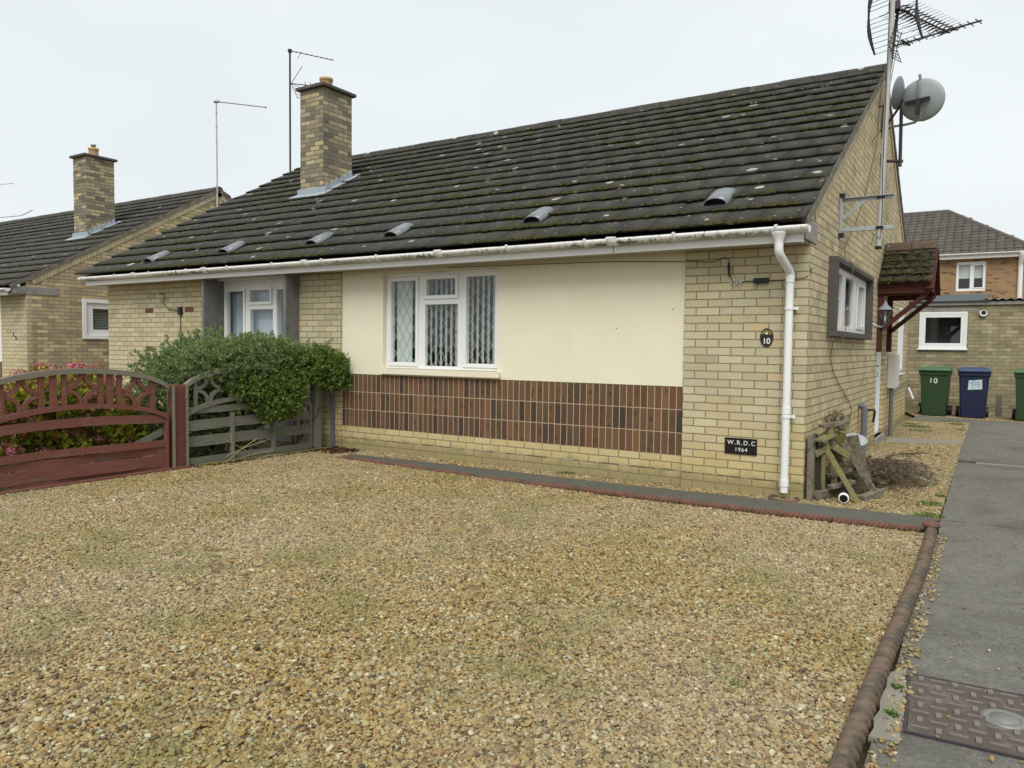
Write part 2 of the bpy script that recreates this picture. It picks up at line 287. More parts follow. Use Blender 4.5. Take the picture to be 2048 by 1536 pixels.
# ------------------------------------------------------------------ mesh builder
class MB:
    def __init__(s): s.v = []; s.f = []; s.fm = []; s.cur = 0; s.smooth = []
    def add(s, vs, fs, smooth=False):
        b = len(s.v); s.v += [tuple(map(float, x)) for x in vs]
        for f in fs: s.f.append(tuple(b + i for i in f)); s.fm.append(s.cur); s.smooth.append(smooth)
    def box(s, x0, x1, y0, y1, z0, z1, T=None):
        if x0 > x1: x0, x1 = x1, x0
        if y0 > y1: y0, y1 = y1, y0
        if z0 > z1: z0, z1 = z1, z0
        vs = [(x, y, z) for x in (x0, x1) for y in (y0, y1) for z in (z0, z1)]
        fs = [(0, 1, 3, 2), (4, 6, 7, 5), (0, 4, 5, 1), (2, 3, 7, 6), (0, 2, 6, 4), (1, 5, 7, 3)]
        if T:
            vs = [T(*p) for p in vs]
            a = Vector(vs[4]) - Vector(vs[0]); b = Vector(vs[2]) - Vector(vs[0]); c = Vector(vs[1]) - Vector(vs[0])
            if a.cross(b).dot(c) < 0: fs = [f[::-1] for f in fs]
        s.add(vs, fs); return s
    def beam(s, p0, p1, w, h, up=(0, 0, 1)):
        p0, p1 = Vector(p0), Vector(p1); d = (p1 - p0).normalized(); u = Vector(up)
        if abs(d.dot(u)) > .98: u = Vector((1, 0, 0))
        r = d.cross(u).normalized(); u = r.cross(d).normalized()
        vs = []
        for p in (p0, p1):
            for a, b in ((-1, -1), (1, -1), (1, 1), (-1, 1)): vs.append(p + r * a * w / 2 + u * b * h / 2)
        s.add(vs, [(0, 3, 2, 1)[::-1], (4, 5, 6, 7)[::-1], (0, 1, 5, 4)[::-1], (1, 2, 6, 5)[::-1], (2, 3, 7, 6)[::-1], (3, 0, 4, 7)[::-1]])
        return s
    def tube(s, pts, r, n=10, caps=True, smooth=True):
        pts = [Vector(p) for p in pts]; rs = r if isinstance(r, (list, tuple)) else [r] * len(pts)
        d0 = (pts[1] - pts[0]).normalized(); u = Vector((0, 0, 1)) if abs(d0.z) < .9 else Vector((1, 0, 0))
        rings = []
        for i, p in enumerate(pts):
            if i == 0: d = d0
            elif i == len(pts) - 1: d = (pts[i] - pts[i - 1]).normalized()
            else: d = ((pts[i + 1] - p).normalized() + (p - pts[i - 1]).normalized()).normalized()
            rr = d.cross(u).normalized(); u = rr.cross(d).normalized()
            rings.append([p + (rr * math.cos(a) + u * math.sin(a)) * rs[i] for a in [2 * math.pi * k / n for k in range(n)]])
        vs = [q for rg in rings for q in rg]; fs = []
        for i in range(len(pts) - 1):
            for k in range(n):
                a, b = i * n + k, i * n + (k + 1) % n
                fs.append((a, b, b + n, a + n))
        s.add(vs, fs, smooth)
        if caps: s.add(rings[0], [tuple(range(n))[::-1]]); s.add(rings[-1], [tuple(range(n))])
        return s
    def lathe(s, c, prof, n=24, axis='Z'):
        vs = []; fs = []
        for r, z in prof:
            for k in range(n):
                a = 2 * math.pi * k / n
                vs.append((c[0] + r * math.cos(a), c[1] + r * math.sin(a), c[2] + z))
        for i in range(len(prof) - 1):
            for k in range(n):
                a, b = i * n + k, i * n + (k + 1) % n; fs.append((a, b, b + n, a + n))
        s.add(vs, fs, True); return s
    def prism(s, poly, off):     # poly: list of 3D points, extruded by off
        n = len(poly); off = Vector(off); a = [Vector(p) for p in poly]
        s.add(a + [p + off for p in a], [tuple(range(n))[::-1], tuple(range(n, 2 * n))] + [(i, (i + 1) % n, n + (i + 1) % n, n + i) for i in range(n)])
        return s
    def build(s, name, mat, parent=None, org=None, bevel=0, smooth_angle=None):
        o0 = Vector(org) if org is not None else (ORG[parent.name] if parent is not None else Vector((0, 0, 0)))
        me = bpy.data.meshes.new(name)
        me.from_pydata([tuple(Vector(p) - o0) for p in s.v], [], s.f)
        mats = mat if isinstance(mat, (list, tuple)) else [mat]
        for m in mats: me.materials.append(M[m] if isinstance(m, str) else m)
        me.polygons.foreach_set('material_index', s.fm); me.polygons.foreach_set('use_smooth', s.smooth)
        uvl = me.uv_layers.new(name='UVMap'); me.update()
        for p in me.polygons:
            nx, ny, nz = (abs(c) for c in p.normal)
            for li in p.loop_indices:
                co = s.v[me.loops[li].vertex_index]
                uvl.data[li].uv = (co[1], co[2]) if nx >= ny and nx > nz else ((co[0], co[2]) if ny > nz else (co[0], co[1]))
        ob = bpy.data.objects.new(name, me); COL.objects.link(ob)
        if parent is not None: ob.parent = parent
        else: ob.location = o0
        ORG[ob.name] = o0
        if bevel:
            b = ob.modifiers.new('Bevel', 'BEVEL'); b.width = bevel; b.segments = 2; b.limit_method = 'ANGLE'
        return ob
def fixn(ob):
    import bmesh
    bm = bmesh.new(); bm.from_mesh(ob.data); bmesh.ops.recalc_face_normals(bm, faces=bm.faces); bm.to_mesh(ob.data); bm.free(); return ob
def npmesh(name, V, F, mat, parent=None, org=(0, 0, 0), smooth=False):
    o0 = ORG[parent.name] if parent is not None else Vector(org)
    V = np.asarray(V, dtype=np.float32) - np.array(o0[:], dtype=np.float32); F = np.asarray(F)
    me = bpy.data.meshes.new(name); k = F.shape[1]
    me.vertices.add(len(V)); me.vertices.foreach_set('co', V.ravel())
    me.loops.add(F.size); me.loops.foreach_set('vertex_index', F.ravel())
    me.polygons.add(len(F)); me.polygons.foreach_set('loop_start', np.arange(0, F.size, k)); me.polygons.foreach_set('loop_total', np.full(len(F), k))
    if smooth: me.polygons.foreach_set('use_smooth', np.ones(len(F), bool))
    me.update(calc_edges=True); me.validate()
    me.materials.append(M[mat] if isinstance(mat, str) else mat)
    ob = bpy.data.objects.new(name, me); COL.objects.link(ob)
    if parent is not None: ob.parent = parent
    else: ob.location = o0
    ORG[ob.name] = Vector(o0); return ob
def tag(o, label=None, cat=None, group=None, kind=None):
    if label: o['label'] = label
    if cat: o['category'] = cat
    if group: o['group'] = group
    if kind: o['kind'] = kind
    return o
def thing(name, loc, label, cat, group=None):
    e = bpy.data.objects.new(name, None); COL.objects.link(e); e.location = loc; e.empty_display_size = .2
    ORG[e.name] = Vector(loc); return tag(e, label, cat, group)
def text(body, size, T, name, mat, parent, depth=.002, bold=0, sp=1):
    cu = bpy.data.curves.new('txt', 'FONT'); cu.body = body; cu.size = size; cu.extrude = depth; cu.align_x = 'CENTER'; cu.offset = bold; cu.space_character = sp
    to = bpy.data.objects.new('txt', cu); COL.objects.link(to); bpy.context.view_layer.update()
    me = bpy.data.meshes.new_from_object(to.evaluated_get(bpy.context.evaluated_depsgraph_get()))
    b = MB(); b.add([T(*v.co) for v in me.vertices], [tuple(p.vertices) for p in me.polygons])
    bpy.data.objects.remove(to); return b.build(name, mat, parent)
# ------------------------------------------------------------------ building helpers
def TF(y): return lambda u, v, w: (u, y - w, v)          # wall facing the drive (-Y)
def TG(x): return lambda u, v, w: (x + w, u, v)          # wall facing +X
def wall(T, u0, u1, v0, v1, th=.25, holes=(), mb=None):
    mb = mb or MB(); us = sorted({u0, u1, *[h[0] for h in holes], *[h[1] for h in holes]}); vs = sorted({v0, v1, *[h[2] for h in holes], *[h[3] for h in holes]})
    def q(a, b, c, d): mb.add([T(*p) for p in (a, b, c, d)], [(0, 1, 2, 3)])
    for i in range(len(us) - 1):
        for j in range(len(vs) - 1):
            a, b, c, d = us[i], us[i + 1], vs[j], vs[j + 1]
            if any(a >= h[0] - 1e-6 and b <= h[1] + 1e-6 and c >= h[2] - 1e-6 and d <= h[3] + 1e-6 for h in holes): continue
            q((a, c, 0), (b, c, 0), (b, d, 0), (a, d, 0)); q((a, c, -th), (a, d, -th), (b, d, -th), (b, c, -th))
    for a, b, c, d in [(u0, u1, v0, v1)] + [h[:4] for h in holes]:
        q((a, c, 0), (a, d, 0), (a, d, -th), (a, c, -th)); q((b, c, 0), (b, c, -th), (b, d, -th), (b, d, 0))
        q((a, c, 0), (a, c, -th), (b, c, -th), (b, c, 0)); q((a, d, 0), (b, d, 0), (b, d, -th), (a, d, -th))
    return mb
def frame_rect(mb, T, u0, u1, v0, v1, fw, w0, w1):
    mb.box(u0, u1, v0, v0 + fw, w0, w1, T); mb.box(u0, u1, v1 - fw, v1, w0, w1, T)
    mb.box(u0, u0 + fw, v0 + fw, v1 - fw, w0, w1, T); mb.box(u1 - fw, u1, v0 + fw, v1 - fw, w0, w1, T)
def leading(T, u0, u1, v0, v1, w, pu=.113, pv=.205):
    mb = MB(); k = pv / pu; segs = []
    for sgn in (1, -1):
        c0 = -40
        for i in range(-40, 80):
            # line v = v0 + sgn*k*(u-u0) + i*pv
            pts = []
            a = v0 + i * pv
            for u in (u0, u1): 
                vv = a + sgn * k * (u - u0)
                if v0 <= vv <= v1: pts.append((u, vv))
            for vv in (v0, v1):
                u = u0 + (vv - a) / (sgn * k)
                if u0 < u < u1: pts.append((u, vv))
            if len(pts) >= 2: segs.append((pts[0], pts[1]))
    for (a, b), (c, d) in segs: 
        p, q = Vector(T(a, b, w)), Vector(T(c, d, w)); mb.beam(p, q, .006, .003, Vector(T(0, 0, 1)) - Vector(T(0, 0, 0)))
    return mb
def window(parent, T, u0, u1, v0, v1, lights, wf=-.02, fw=.045, lead=False, glassw=-.045, sill=None, name='window', back='curtain', backd=.12, backfn=None):
    """lights: (u0,u1,v0,v1,is_opening) in wall coordinates, pane edges"""
    mb = MB(); frame_rect(mb, T, u0, u1, v0, v1, fw, wf - .06, wf)
    us = sorted({l[0] for l in lights} | {l[1] for l in lights})
    # fill everything that is not a pane with frame bars
    vs = sorted({v0 + fw, v1 - fw, *[l[2] for l in lights], *[l[3] for l in lights]}); us = sorted({u0 + fw, u1 - fw, *us})
    for i in range(len(us) - 1):
        for j in range(len(vs) - 1):
            a, b, c, d = us[i], us[i + 1], vs[j], vs[j + 1]
            if any(a >= l[0] - 1e-5 and b <= l[1] + 1e-5 and c >= l[2] - 1e-5 and d <= l[3] + 1e-5 for l in lights): continue
            mb.box(a, b, c, d, wf - .058, wf - .004, T)
    fr = mb.build(name, 'upvc', parent, bevel=.003)
    for l in lights:
        m = MB()
        if l[4]:
            s = .045; m2 = MB(); frame_rect(m2, T, l[0] - s, l[1] + s, l[2] - s, l[3] + s, s - .002, wf - .003, wf + .014); m2.build('sash', 'upvc', fr, bevel=.004)
        m.add([T(l[0], l[2], glassw), T(l[1], l[2], glassw), T(l[1], l[3], glassw), T(l[0], l[3], glassw)], [(0, 1, 2, 3)]); m.build('pane', 'glass', fr)
        if lead: leading(T, l[0] + .004, l[1] - .004, l[2] + .004, l[3] - .004, glassw + .003).build('lead_pattern', 'leadstrip', fr)
    if sill: 
        m = MB(); m.box(u0 - .02, u1 + .02, v0 - .03, v0 + .0, -.05, sill, T); m.build('sill', 'upvc', fr, bevel=.004)
    return fr
def curtain(parent, T, u0, u1, v0, v1, w, mat='curtain', amp=.02, per=.09, name='curtain'):
    n = int((u1 - u0) / .012); mb = MB(); vs = []
    for i in range(n + 1):
        u = u0 + (u1 - u0) * i / n; ww = w + amp * math.sin(u / per * 6.283 + math.sin(u * 9) * 1.5)
        vs += [T(u, v0, ww), T(u, v1, ww)]
    mb.add(vs, [(2 * i, 2 * i + 1, 2 * i + 3, 2 * i + 2) for i in range(n)], True)
    return mb.build(name, mat, parent)

SL = .567; CA = 1 / math.hypot(1, SL); SA = SL * CA
def tiles(x0, x1, P0, slen, sgn=1, courses=16, tw=.33, th=.034, mat='tile', parent=None, name='roof', jit=.9, slope=SL, wavy=0, clip=None):
    """P0 = (y,z) of the eaves edge; slope rises along +Y*sgn. One mesh: individual interlocking tiles."""
    ca = 1 / math.hypot(1, slope); sa = slope * ca; g = slen / courses; vs = []; fs = []
    for k in range(courses):
        sag = rng.normal(0, .0015)
        x = x0 - (tw * .5 if k % 2 and not wavy else 0)
        while x < x1 - .01:
            a, b = max(x, x0), min(x + tw, x1); x += tw
            if b - a < .02: continue
            a += .0025; b -= .0025
            dz0 = rng.normal(0, .0022) * jit + sag; tilt = rng.normal(0, .0016) * jit; dl = rng.normal(0, .003) * jit
            s0 = k * g + dl; s1 = (k + 1) * g + .05
            if clip:
                if not clip((a + b) / 2, k * g + g * .5): continue
            lift0 = th + .004 + dz0; lift1 = .004 + dz0
            if k == courses - 1: s1 = slen
            def P(xx, s, l): return (xx, P0[0] + sgn * (s * ca - l * sa), P0[1] + s * sa + l * ca)
            base = len(vs)
            nu = 1 if not wavy else 6
            und = .024 if nu == 1 else 0
            for e in range(nu + 1):
                xx = a + (b - a) * e / nu; wv = wavy * (.5 - .5 * math.cos(2 * math.pi * e / nu)) if wavy else 0
                tl = tilt * (1 if e == 0 else -1) if nu == 1 else 0
                vs += [P(xx, s0, lift0 + th + tl + wv), P(xx, s0 + und, lift0 + tl), P(xx, s1, lift1 + th + tl + wv), P(xx, s1, lift1 + tl)]
            for e in range(nu):
                i = base + 4 * e; j = i + 4
                f = [(i, j, j + 2, i + 2), (i + 1, i + 3, j + 3, j + 1), (i + 1, j + 1, j, i)]
                fs += f if sgn > 0 else [q[::-1] for q in f]
            i = base; j = base + 4 * nu
            e1 = [(i, i + 2, i + 3, i + 1), (j + 1, j + 3, j + 2, j)]
            fs += e1 if sgn > 0 else [q[::-1] for q in e1]
    return npmesh(name, vs, fs, mat, parent)
def moss_lumps(parent, x0, x1, P0, slen, courses, n, size=(.008, .026), name='moss', zmax=1., slope=SL, onedge=.75, skew=1.6):
    ca = 1 / math.hypot(1, slope); sa = slope * ca; g = slen / courses
    # low domes, 9 verts
    V = []; F = []
    field = lambda x, s: .5 + .25 * math.sin(x * 1.9 + 1.3 * math.sin(s * 2.2)) + .25 * math.sin(x * .83 + s * 1.7 + 2)
    c = 0; tries = 0
    while c < n and tries < n * 8:
        tries += 1
        x = rng.uniform(x0, x1); s = slen * zmax * rng.random() ** skew
        if rng.random() > field(x, s) ** 2 * 1.5: continue
        k = int(s / g)
        if k >= courses: continue
        edge = rng.random() < onedge
        if edge: s = k * g + rng.uniform(-.004, .03)
        else: s = k * g + rng.uniform(0, g)
        fr = (s - k * g) / g
        l = .072 - fr * .034 - .004
        r = rng.uniform(*size) * (1.25 if edge else .8); h = r * rng.uniform(.35, .7); rx = r * rng.uniform(1, 2.0)
        b = len(V)
        for ring, (q, hh) in enumerate(((1, 0), (.72, .7))):
            for e in range(6):
                a = e * math.pi / 3 + ring * .5 + rng.uniform(-.2, .2); jx = rng.uniform(.75, 1.25)
                xx = x + rx * q * jx * math.cos(a); ss = s + r * q * jx * math.sin(a); ll = l + h * hh * rng.uniform(.7, 1.2)
                V.append((xx, P0[0] + ss * ca - ll * sa, P0[1] + ss * sa + ll * ca))
        ll = l + h; V.append((x, P0[0] + s * ca - ll * sa, P0[1] + s * sa + ll * ca))
        for e in range(6):
            f = (e + 1) % 6
            F.append((b + e, b + f, b + 6 + f)); F.append((b + e, b + 6 + f, b + 6 + e)); F.append((b + 6 + e, b + 6 + f, b + 12))
        c += 1
    o = npmesh(name, V, F, 'moss', parent, smooth=True); tag(o, kind='stuff'); return o
def ridge(parent, x0, x1, y, z, mat='tile', r=.115, L=.45, name='ridge_tiles'):
    mb = MB(); x = x0; i = 0
    while x < x1 - .02:
        b = min(x + L, x1); dz = random.uniform(-.004, .004); vs = []; fs = []
        pr = [(-r, -.07), (-r * .8, 0.0), (-r * .45, .035), (0, .048), (r * .45, .035), (r * .8, 0), (r, -.07)]
        for xx in (x + .004, b - .004):
            for py, pz in pr: vs.append((xx, y + py, z + pz + dz))
        for k in range(6): fs.append((k, k + 7, k + 8, k + 1))
        fs += [tuple(range(7)), tuple(range(13, 6, -1))]
        mb.add(vs, fs); x = b; i += 1
    return mb.build(name, mat, parent)
def gutter(parent, x0, x1, y, z, r=.058, step=.9, cuts=(), name='gutter'):
    mb = MB(); n = 10; vs = []; A = [math.pi + math.pi * k / n for k in range(n + 1)]
    for xx in (x0, x1):
        for a in A: vs.append((xx, y + r * math.cos(a), z + r * math.sin(a)))
        for a in A: vs.append((xx, y + (r - .005) * math.cos(a), z + (r - .005) * math.sin(a)))
    m = n + 1; fs = []
    for k in range(n): fs.append((k, k + 1, 2 * m + k + 1, 2 * m + k)); fs.append((m + k, 3 * m + k, 3 * m + k + 1, m + k + 1))
    fs += [(0, 2 * m, 3 * m, m), (m - 1, 2 * m - 1, 4 * m - 1, 3 * m - 1)]
    mb.add(vs, [f[::-1] for f in fs], True)
    g = mb.build(name, 'gutter', parent)
    # stop ends
    for xe in (x0, x1):
        e = MB(); pts = [(xe - .008, y + (r + .006) * math.cos(a), z + (r + .006) * math.sin(a)) for a in A]
        e.prism(pts, (.016, 0, 0)); e.build('stop_end', 'upvc', g)
    def band(xc, w, rr):
        b = MB(); vs = []
        for xx in (xc - w, xc + w):
            for a in A: vs.append((xx, y + (r + rr) * math.cos(a), z + (r + rr) * math.sin(a)))
            for a in A: vs.append((xx, y + (r - .001) * math.cos(a), z + (r - .001) * math.sin(a)))
        ff = []
        for k in range(n): ff += [(k, k + 1, 2 * m + k + 1, 2 * m + k), (k, m + k, m + k + 1, k + 1), (2 * m + k, 2 * m + k + 1, 3 * m + k + 1, 3 * m + k)]
        b.add(vs, [f[::-1] for f in ff], True)
        b.box(xc - w, xc + w, y - r - rr - .002, y - r + .012, z - .004, z + .014)
        return b
    for c in cuts: band(c, .05, .007).build('joint', 'upvc', g)
    x = x1 - .25
    while x > x0 + .1:
        if all(abs(x - c) > .15 for c in cuts): band(x, .013, .006).build('bracket', 'upvc', g)
        x -= step
    return g
def verge_gable(parent, X, yf, yr, yb, ze, zr, out=1, brickmat=None):
    """cement verge strip and the brick-on-edge band under it, both slopes, on the gable face X"""
    for nm, mat, d0, d1, w in (('verge_cement', 'cement', -.05, .030, .030), ('verge_brick_band', brickmat or 'corbel_brick', -.165, -.046, .012)):
        mb = MB()
        for (ya, za, yb_, zb) in ((yf, ze, yr, zr), (yb, ze, yr, zr)):
            L = math.hypot(yb_ - ya, zb - za); ty, tz = (yb_ - ya) / L, (zb - za) / L
            ny, nz = (-tz, ty) if ya < yb_ else (tz, -ty)
            P = lambda s, d, w_: (X + out * w_, ya + ty * s + ny * d, za + tz * s + nz * d)
            s1 = L; s0 = 0 if w > .02 else .42
            vs = [P(s0, d0, -.02), P(s1, d0, -.02), P(s1, d1, -.02), P(s0, d1, -.02), P(s0, d0, w), P(s1, d0, w), P(s1, d1, w), P(s0, d1, w)]
            mb.add(vs, [(0, 1, 2, 3), (7, 6, 5, 4), (0, 4, 5, 1), (1, 5, 6, 2), (2, 6, 7, 3), (3, 7, 4, 0)])
        o = mb.build(nm, mat, parent); fixn(o)
        # run the pattern along the slope
        uv = o.data.uv_layers[0].data; me = o.data
        for p in me.polygons:
            for li in p.loop_indices:
                v = me.vertices[me.loops[li].vertex_index].co + ORG[o.name]
                s = abs(v.y - yr) / CA
                uv[li].uv = (s, v.z - (zr - abs(v.y - yr) * SL) + .2)
def chimney(parent, x0, x1, y0, y1, zb, zt, roof_z, mat='brick_chim', pot_h=.22, cowl=False):
    b = MB(); b.box(x0, x1, y0, y1, zb, zt); st = b.build('chimney', mat, parent)
    c = MB(); c.box(x0 - .06, x1 + .06, y0 - .06, y1 + .06, zt, zt + .055); c.build('cap', 'conc_sur', st, bevel=.008)
    cx, cy = (x0 + x1) / 2, (y0 + y1) / 2
    p = MB(); p.lathe((cx, cy, zt + .055), [(.0, 0), (.115, 0), (.112, .03), (.102, pot_h - .05), (.118, pot_h - .04), (.118, pot_h), (.09, pot_h), (.085, .05), (0, .05)], 20)
    p.build('pot', 'pot', st)
    if cowl:
        p = MB(); p.lathe((cx, cy, zt + .055 + pot_h - .02), [(0, 0), (.05, 0), (.05, .08), (.06, .085), (.06, .11), (0, .11)], 14); p.build('cowl', 'galv', st)
    # lead: front apron and stepped side flashing
    f = MB(); za = roof_z(y0)
    e = .016
    f.box(x0 - .06, x1 + .06, y0 - e, y0 + .0, za + .0, za + .16)
    f.prism([(x0 - .14, y0 - .02, roof_z(y0 - .02) + .075), (x1 + .12, y0 - .02, roof_z(y0 - .02) + .075), (x1 + .14, y0 - .19, roof_z(y0 - .19) + .07), (x0 - .16, y0 - .19, roof_z(y0 - .19) + .07)], (0, 0, -.012))
    y = y0; n = 6; st_ = (y1 - y0) / n
    for side, s in ((x1, 1), (x0, -1)):
        y = y0
        for i in range(n):
            zz = roof_z(y + st_) + .17
            f.prism([(side + s * .002, y, roof_z(y) + .03), (side + s * .002, y + st_, roof_z(y + st_) + .03), (side + s * .002, y + st_, roof_z(y + st_) + .10), (side + s * .002, y + st_ * .9, zz + .02), (side + s * .002, y, roof_z(y) + .13)], (s * e, 0, 0))
            y += st_
        f.prism([(side, y0 - .12, roof_z(y0 - .12) + .078), (side, y1 + .1, roof_z(y1 + .1) + .078), (side + s * .13, y1 + .1, roof_z(y1 + .1) + .072), (side + s * .13, y0 - .12, roof_z(y0 - .12) + .072)], (0, 0, -.012))
    fixn(f.build('flashing', 'lead', st)); return st
def roof_vent(parent, x, y, roof_z, i):
    # low hooded vent: curved hood opening down-slope, on a flat tile
    z = roof_z(y); a = math.atan(SL); L = .33; W = .23; mb = MB(); n = 8; vs = []; fs = []
    def P(u, s, l): return (x + u, y + s * CA - l * SA, z + s * SA + l * CA)
    for s, hh in ((-.02, .085), (L, .062)):
        for rr in (0, .008):
            for k in range(n + 1):
                t_ = math.pi * k / n; vs.append(P(-math.cos(t_) * (W / 2 - rr), s, .045 + math.sin(t_) ** .7 * (hh - rr)))
    m = n + 1
    for k in range(n): fs += [(k, k + 1, 2 * m + k + 1, 2 * m + k), (m + k, 3 * m + k, 3 * m + k + 1, m + k + 1), (k, m + k, m + k + 1, k + 1)]
    fs.append(tuple(2 * m + k for k in range(m)))
    mb.add(vs, fs, True)
    o = fixn(mb.build('roof_vent', 'vent', parent))
    d = MB(); d.prism([P(-W / 2 - .03, -.03, .052), P(W / 2 + .03, -.03, .052), P(W / 2 + .03, L + .05, .050), P(-W / 2 - .03, L + .05, .050)], (0, 0, .012))
    d.prism([P(-W / 2 + .015, .03, .05), P(W / 2 - .015, .03, .05), P(W / 2 - .03, .03, .115), P(-W / 2 + .03, .03, .115)], (0, .01, 0))
    fixn(d.build('vent_base', 'black', o)); return o

# ================================================================== near bungalow pair
XL, XC, D = -5.68, -11.0, 9.0
H = thing('bungalow', (-5.5, 4.5, 0), 'nearest pale brick bungalow with long mossy tiled roof, cream render panel and white gutter', 'house')
b = wall(TF(0), -1.125, 0, -.15, 2.27, .102); b.build('brick_pier', 'brick', H); wall(TF(0), XL - .7875, XL, -.15, 2.27).build('brick_pier', 'brick', H); wall(TF(0), XC, -8.21, -.15, 2.27).build('brick_pier', 'brick', H)
b = MB(); b.box(-1.125, .001, -.003, .05, .145, .155); b.box(XL, -1.127, .032, .06, .145, .155); b.build('damp_course', 'dpc', H)
b = wall(TF(.035), XL, -1.125, -.15, .30, .2); b.build('brick_plinth', 'brick', H)
b = wall(TF(.035), XL, -1.125, .30, .968, .2); o_ = b.build('brown_brick_panel', 'soldier', H)
for q_ in o_.data.uv_layers[0].data: q_.uv[1] -= .293
HA = (-4.985, -3.285, 1.05, 2.21)
b = wall(TF(.03), XL, -1.125, .968, 2.27, .2, [HA]); b.box(-4.998, -3.24, -.02, .032, .985, 1.052); 
b.build('render_panel', 'render', H)
b = wall(TF(.02), -8.21, -6.4675, -.15, .95, .2); b.build('bay_wall', 'conc_dark', H)
for x in (-8.205, -6.49):
    b = MB(); b.box(x, x + .05, -.23, .20, .62, 2.247); b.build('concrete_fin', 'conc_dark', H, bevel=.004)
# gable wall facing the side path, with its openings
HW = (.9, 3.35, 1.53, 2.19); HD = (4.72, 5.62, .10, 2.12); HK = (7.35, 8.25, .95, 2.12)
b = wall(TG(0), .102, D - .002, -.15, 2.30, .25, [HW, HD, HK])
b.prism([(0, .0, 2.30), (0, D, 2.30), (0, D, 2.57), (0, 4.5, 5.12), (0, 0, 2.57)], (-.25, 0, 0))
fixn(b.build('gable_wall', 'brick_side', H))
b = MB(); b.box(XC, -.25, D - .25, D, -.15, 2.3); b.box(XC, XC + .25, .25, D - .25, -.15, 2.3)
b.prism([(XC, 0, 2.30), (XC, D, 2.30), (XC, D, 2.57), (XC, 4.5, 5.12), (XC, 0, 2.57)], (.25, 0, 0)); fixn(b.build('rear_wall', 'brick_side', H))
b = MB(); b.box(XC + .3, -.3, .3, D - .3, .02, .04); b.box(XC + .3, -.3, .26, D - .3, 2.34, 2.36); b.box(XC + .3, -.3, 1.9, 1.95, .05, 2.33); b.build('interior_lining', 'interior', H)
# eaves
b = MB(); b.box(XC - .1, -.012, -.275, -.003, 2.262, 2.272); b.build('soffit', 'soffit', H)
b = MB(); b.box(XC - .12, -.012, -.298, -.276, 2.245, 2.395); b.box(-.012, -.004, -.300, -.262, 2.24, 2.40); b.build('fascia', 'upvc', H, bevel=.003)
b = MB(); b.box(-1.745, -1.739, -.2995, -.297, 2.25, 2.39); b.build('fascia_joint', 'black', H)
for x in (0,): 
    b = MB(); b.box(-.22, .010, -.26, .24, 2.275, 2.455); b.build('corbel_block', 'conc_corb', H, bevel=.006)
EY, EZ = -.385, 2.372
roofz = lambda y: EZ + (y - EY) * SL
SLEN = (4.5 - EY) / CA
RF = tiles(-11.26, .03, (EY, EZ), SLEN, 1, 16, mat='tile', parent=H)
tag(RF, 'dark flat concrete tiles with moss and pale lichen spots')
tiles(-11.26, .03, (9 - EY, EZ), SLEN, -1, 16, mat='tile', parent=RF, name='rear_slope', jit=.6)
b = MB(); b.prism([(-11.2, EY + .03, EZ - .012), (-11.2, 4.5, roofz(4.5) - .03), (-11.2, 9 - EY - .03, EZ - .012), (-11.2, 9 - EY - .03, EZ), (-11.2, 4.5, roofz(4.5) - .005), (-11.2, EY + .03, EZ)], (11.21, 0, 0))
fixn(b.build('underlay', 'black', RF))
ridge(RF, -11.26, .03, 4.5, roofz(4.5) + .035)
moss_lumps(RF, -11.2, -.05, (EY, EZ), SLEN, 16, 9000, zmax=1.0, skew=1.3, onedge=.45, size=(.007, .024))
verge_gable(H, 0, EY + .08, 4.5, 9 - EY - .08, roofz(EY + .08), roofz(4.5))
for i, (x, y) in enumerate(((-9.8, .16), (-8.1, .25), (-6.32, .27), (-4.97, .30), (-3.0, .36), (-.98, .37))): roof_vent(RF, x + .10 - .012 * x, y - .29, roofz, i)
chimney(H, -8.905, -8.345, 2.24, 2.915, 3.6, 5.70, roofz)
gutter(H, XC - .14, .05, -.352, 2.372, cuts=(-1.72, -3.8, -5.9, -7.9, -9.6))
# downpipe with swan neck
b = MB(); b.lathe((-.185, -.352, 2.235), [(.036, 0), (.040, .03), (.058, .07), (.066, .085), (.066, .095)], 18)
o_ = b.build('gutter_outlet', 'upvc', H)
b = MB(); b.tube([(-.185, -.352, 2.26), (-.185, -.352, 2.19), (-.184, -.345, 2.165), (-.180, -.325, 2.14), (-.150, -.11, 2.03), (-.147, -.09, 2.01), (-.146, -.083, 1.985), (-.146, -.083, 1.95)], .0365, 18)
b.tube([(-.146, -.083, 1.96), (-.146, -.083, .07)], .034, 20)
dp = b.build('downpipe', 'upvc', H)
for z in (1.955, .80, .155): b = MB(); b.tube([(-.146, -.083, z - .03), (-.146, -.083, z + .03)], .0395, 20); b.build('collar', 'upvc', dp)
for z in (1.70, .745): b = MB(); b.tube([(-.146, -.083, z - .014), (-.146, -.083, z + .014)], .040, 20); b.box(-.106, -.075, -.05, -.042, z - .014, z + .014); b.box(-.19, -.10, -.055, -.0, z - .01, z + .01); b.build('pipe_clip', 'upvc', dp)
b = MB(); b.lathe((-.146, -.083, .0), [(.13, -.02), (.14, .012), (.13, .028), (.11, .022), (.10, .0)], 24); b.build('gully', 'terra', dp)

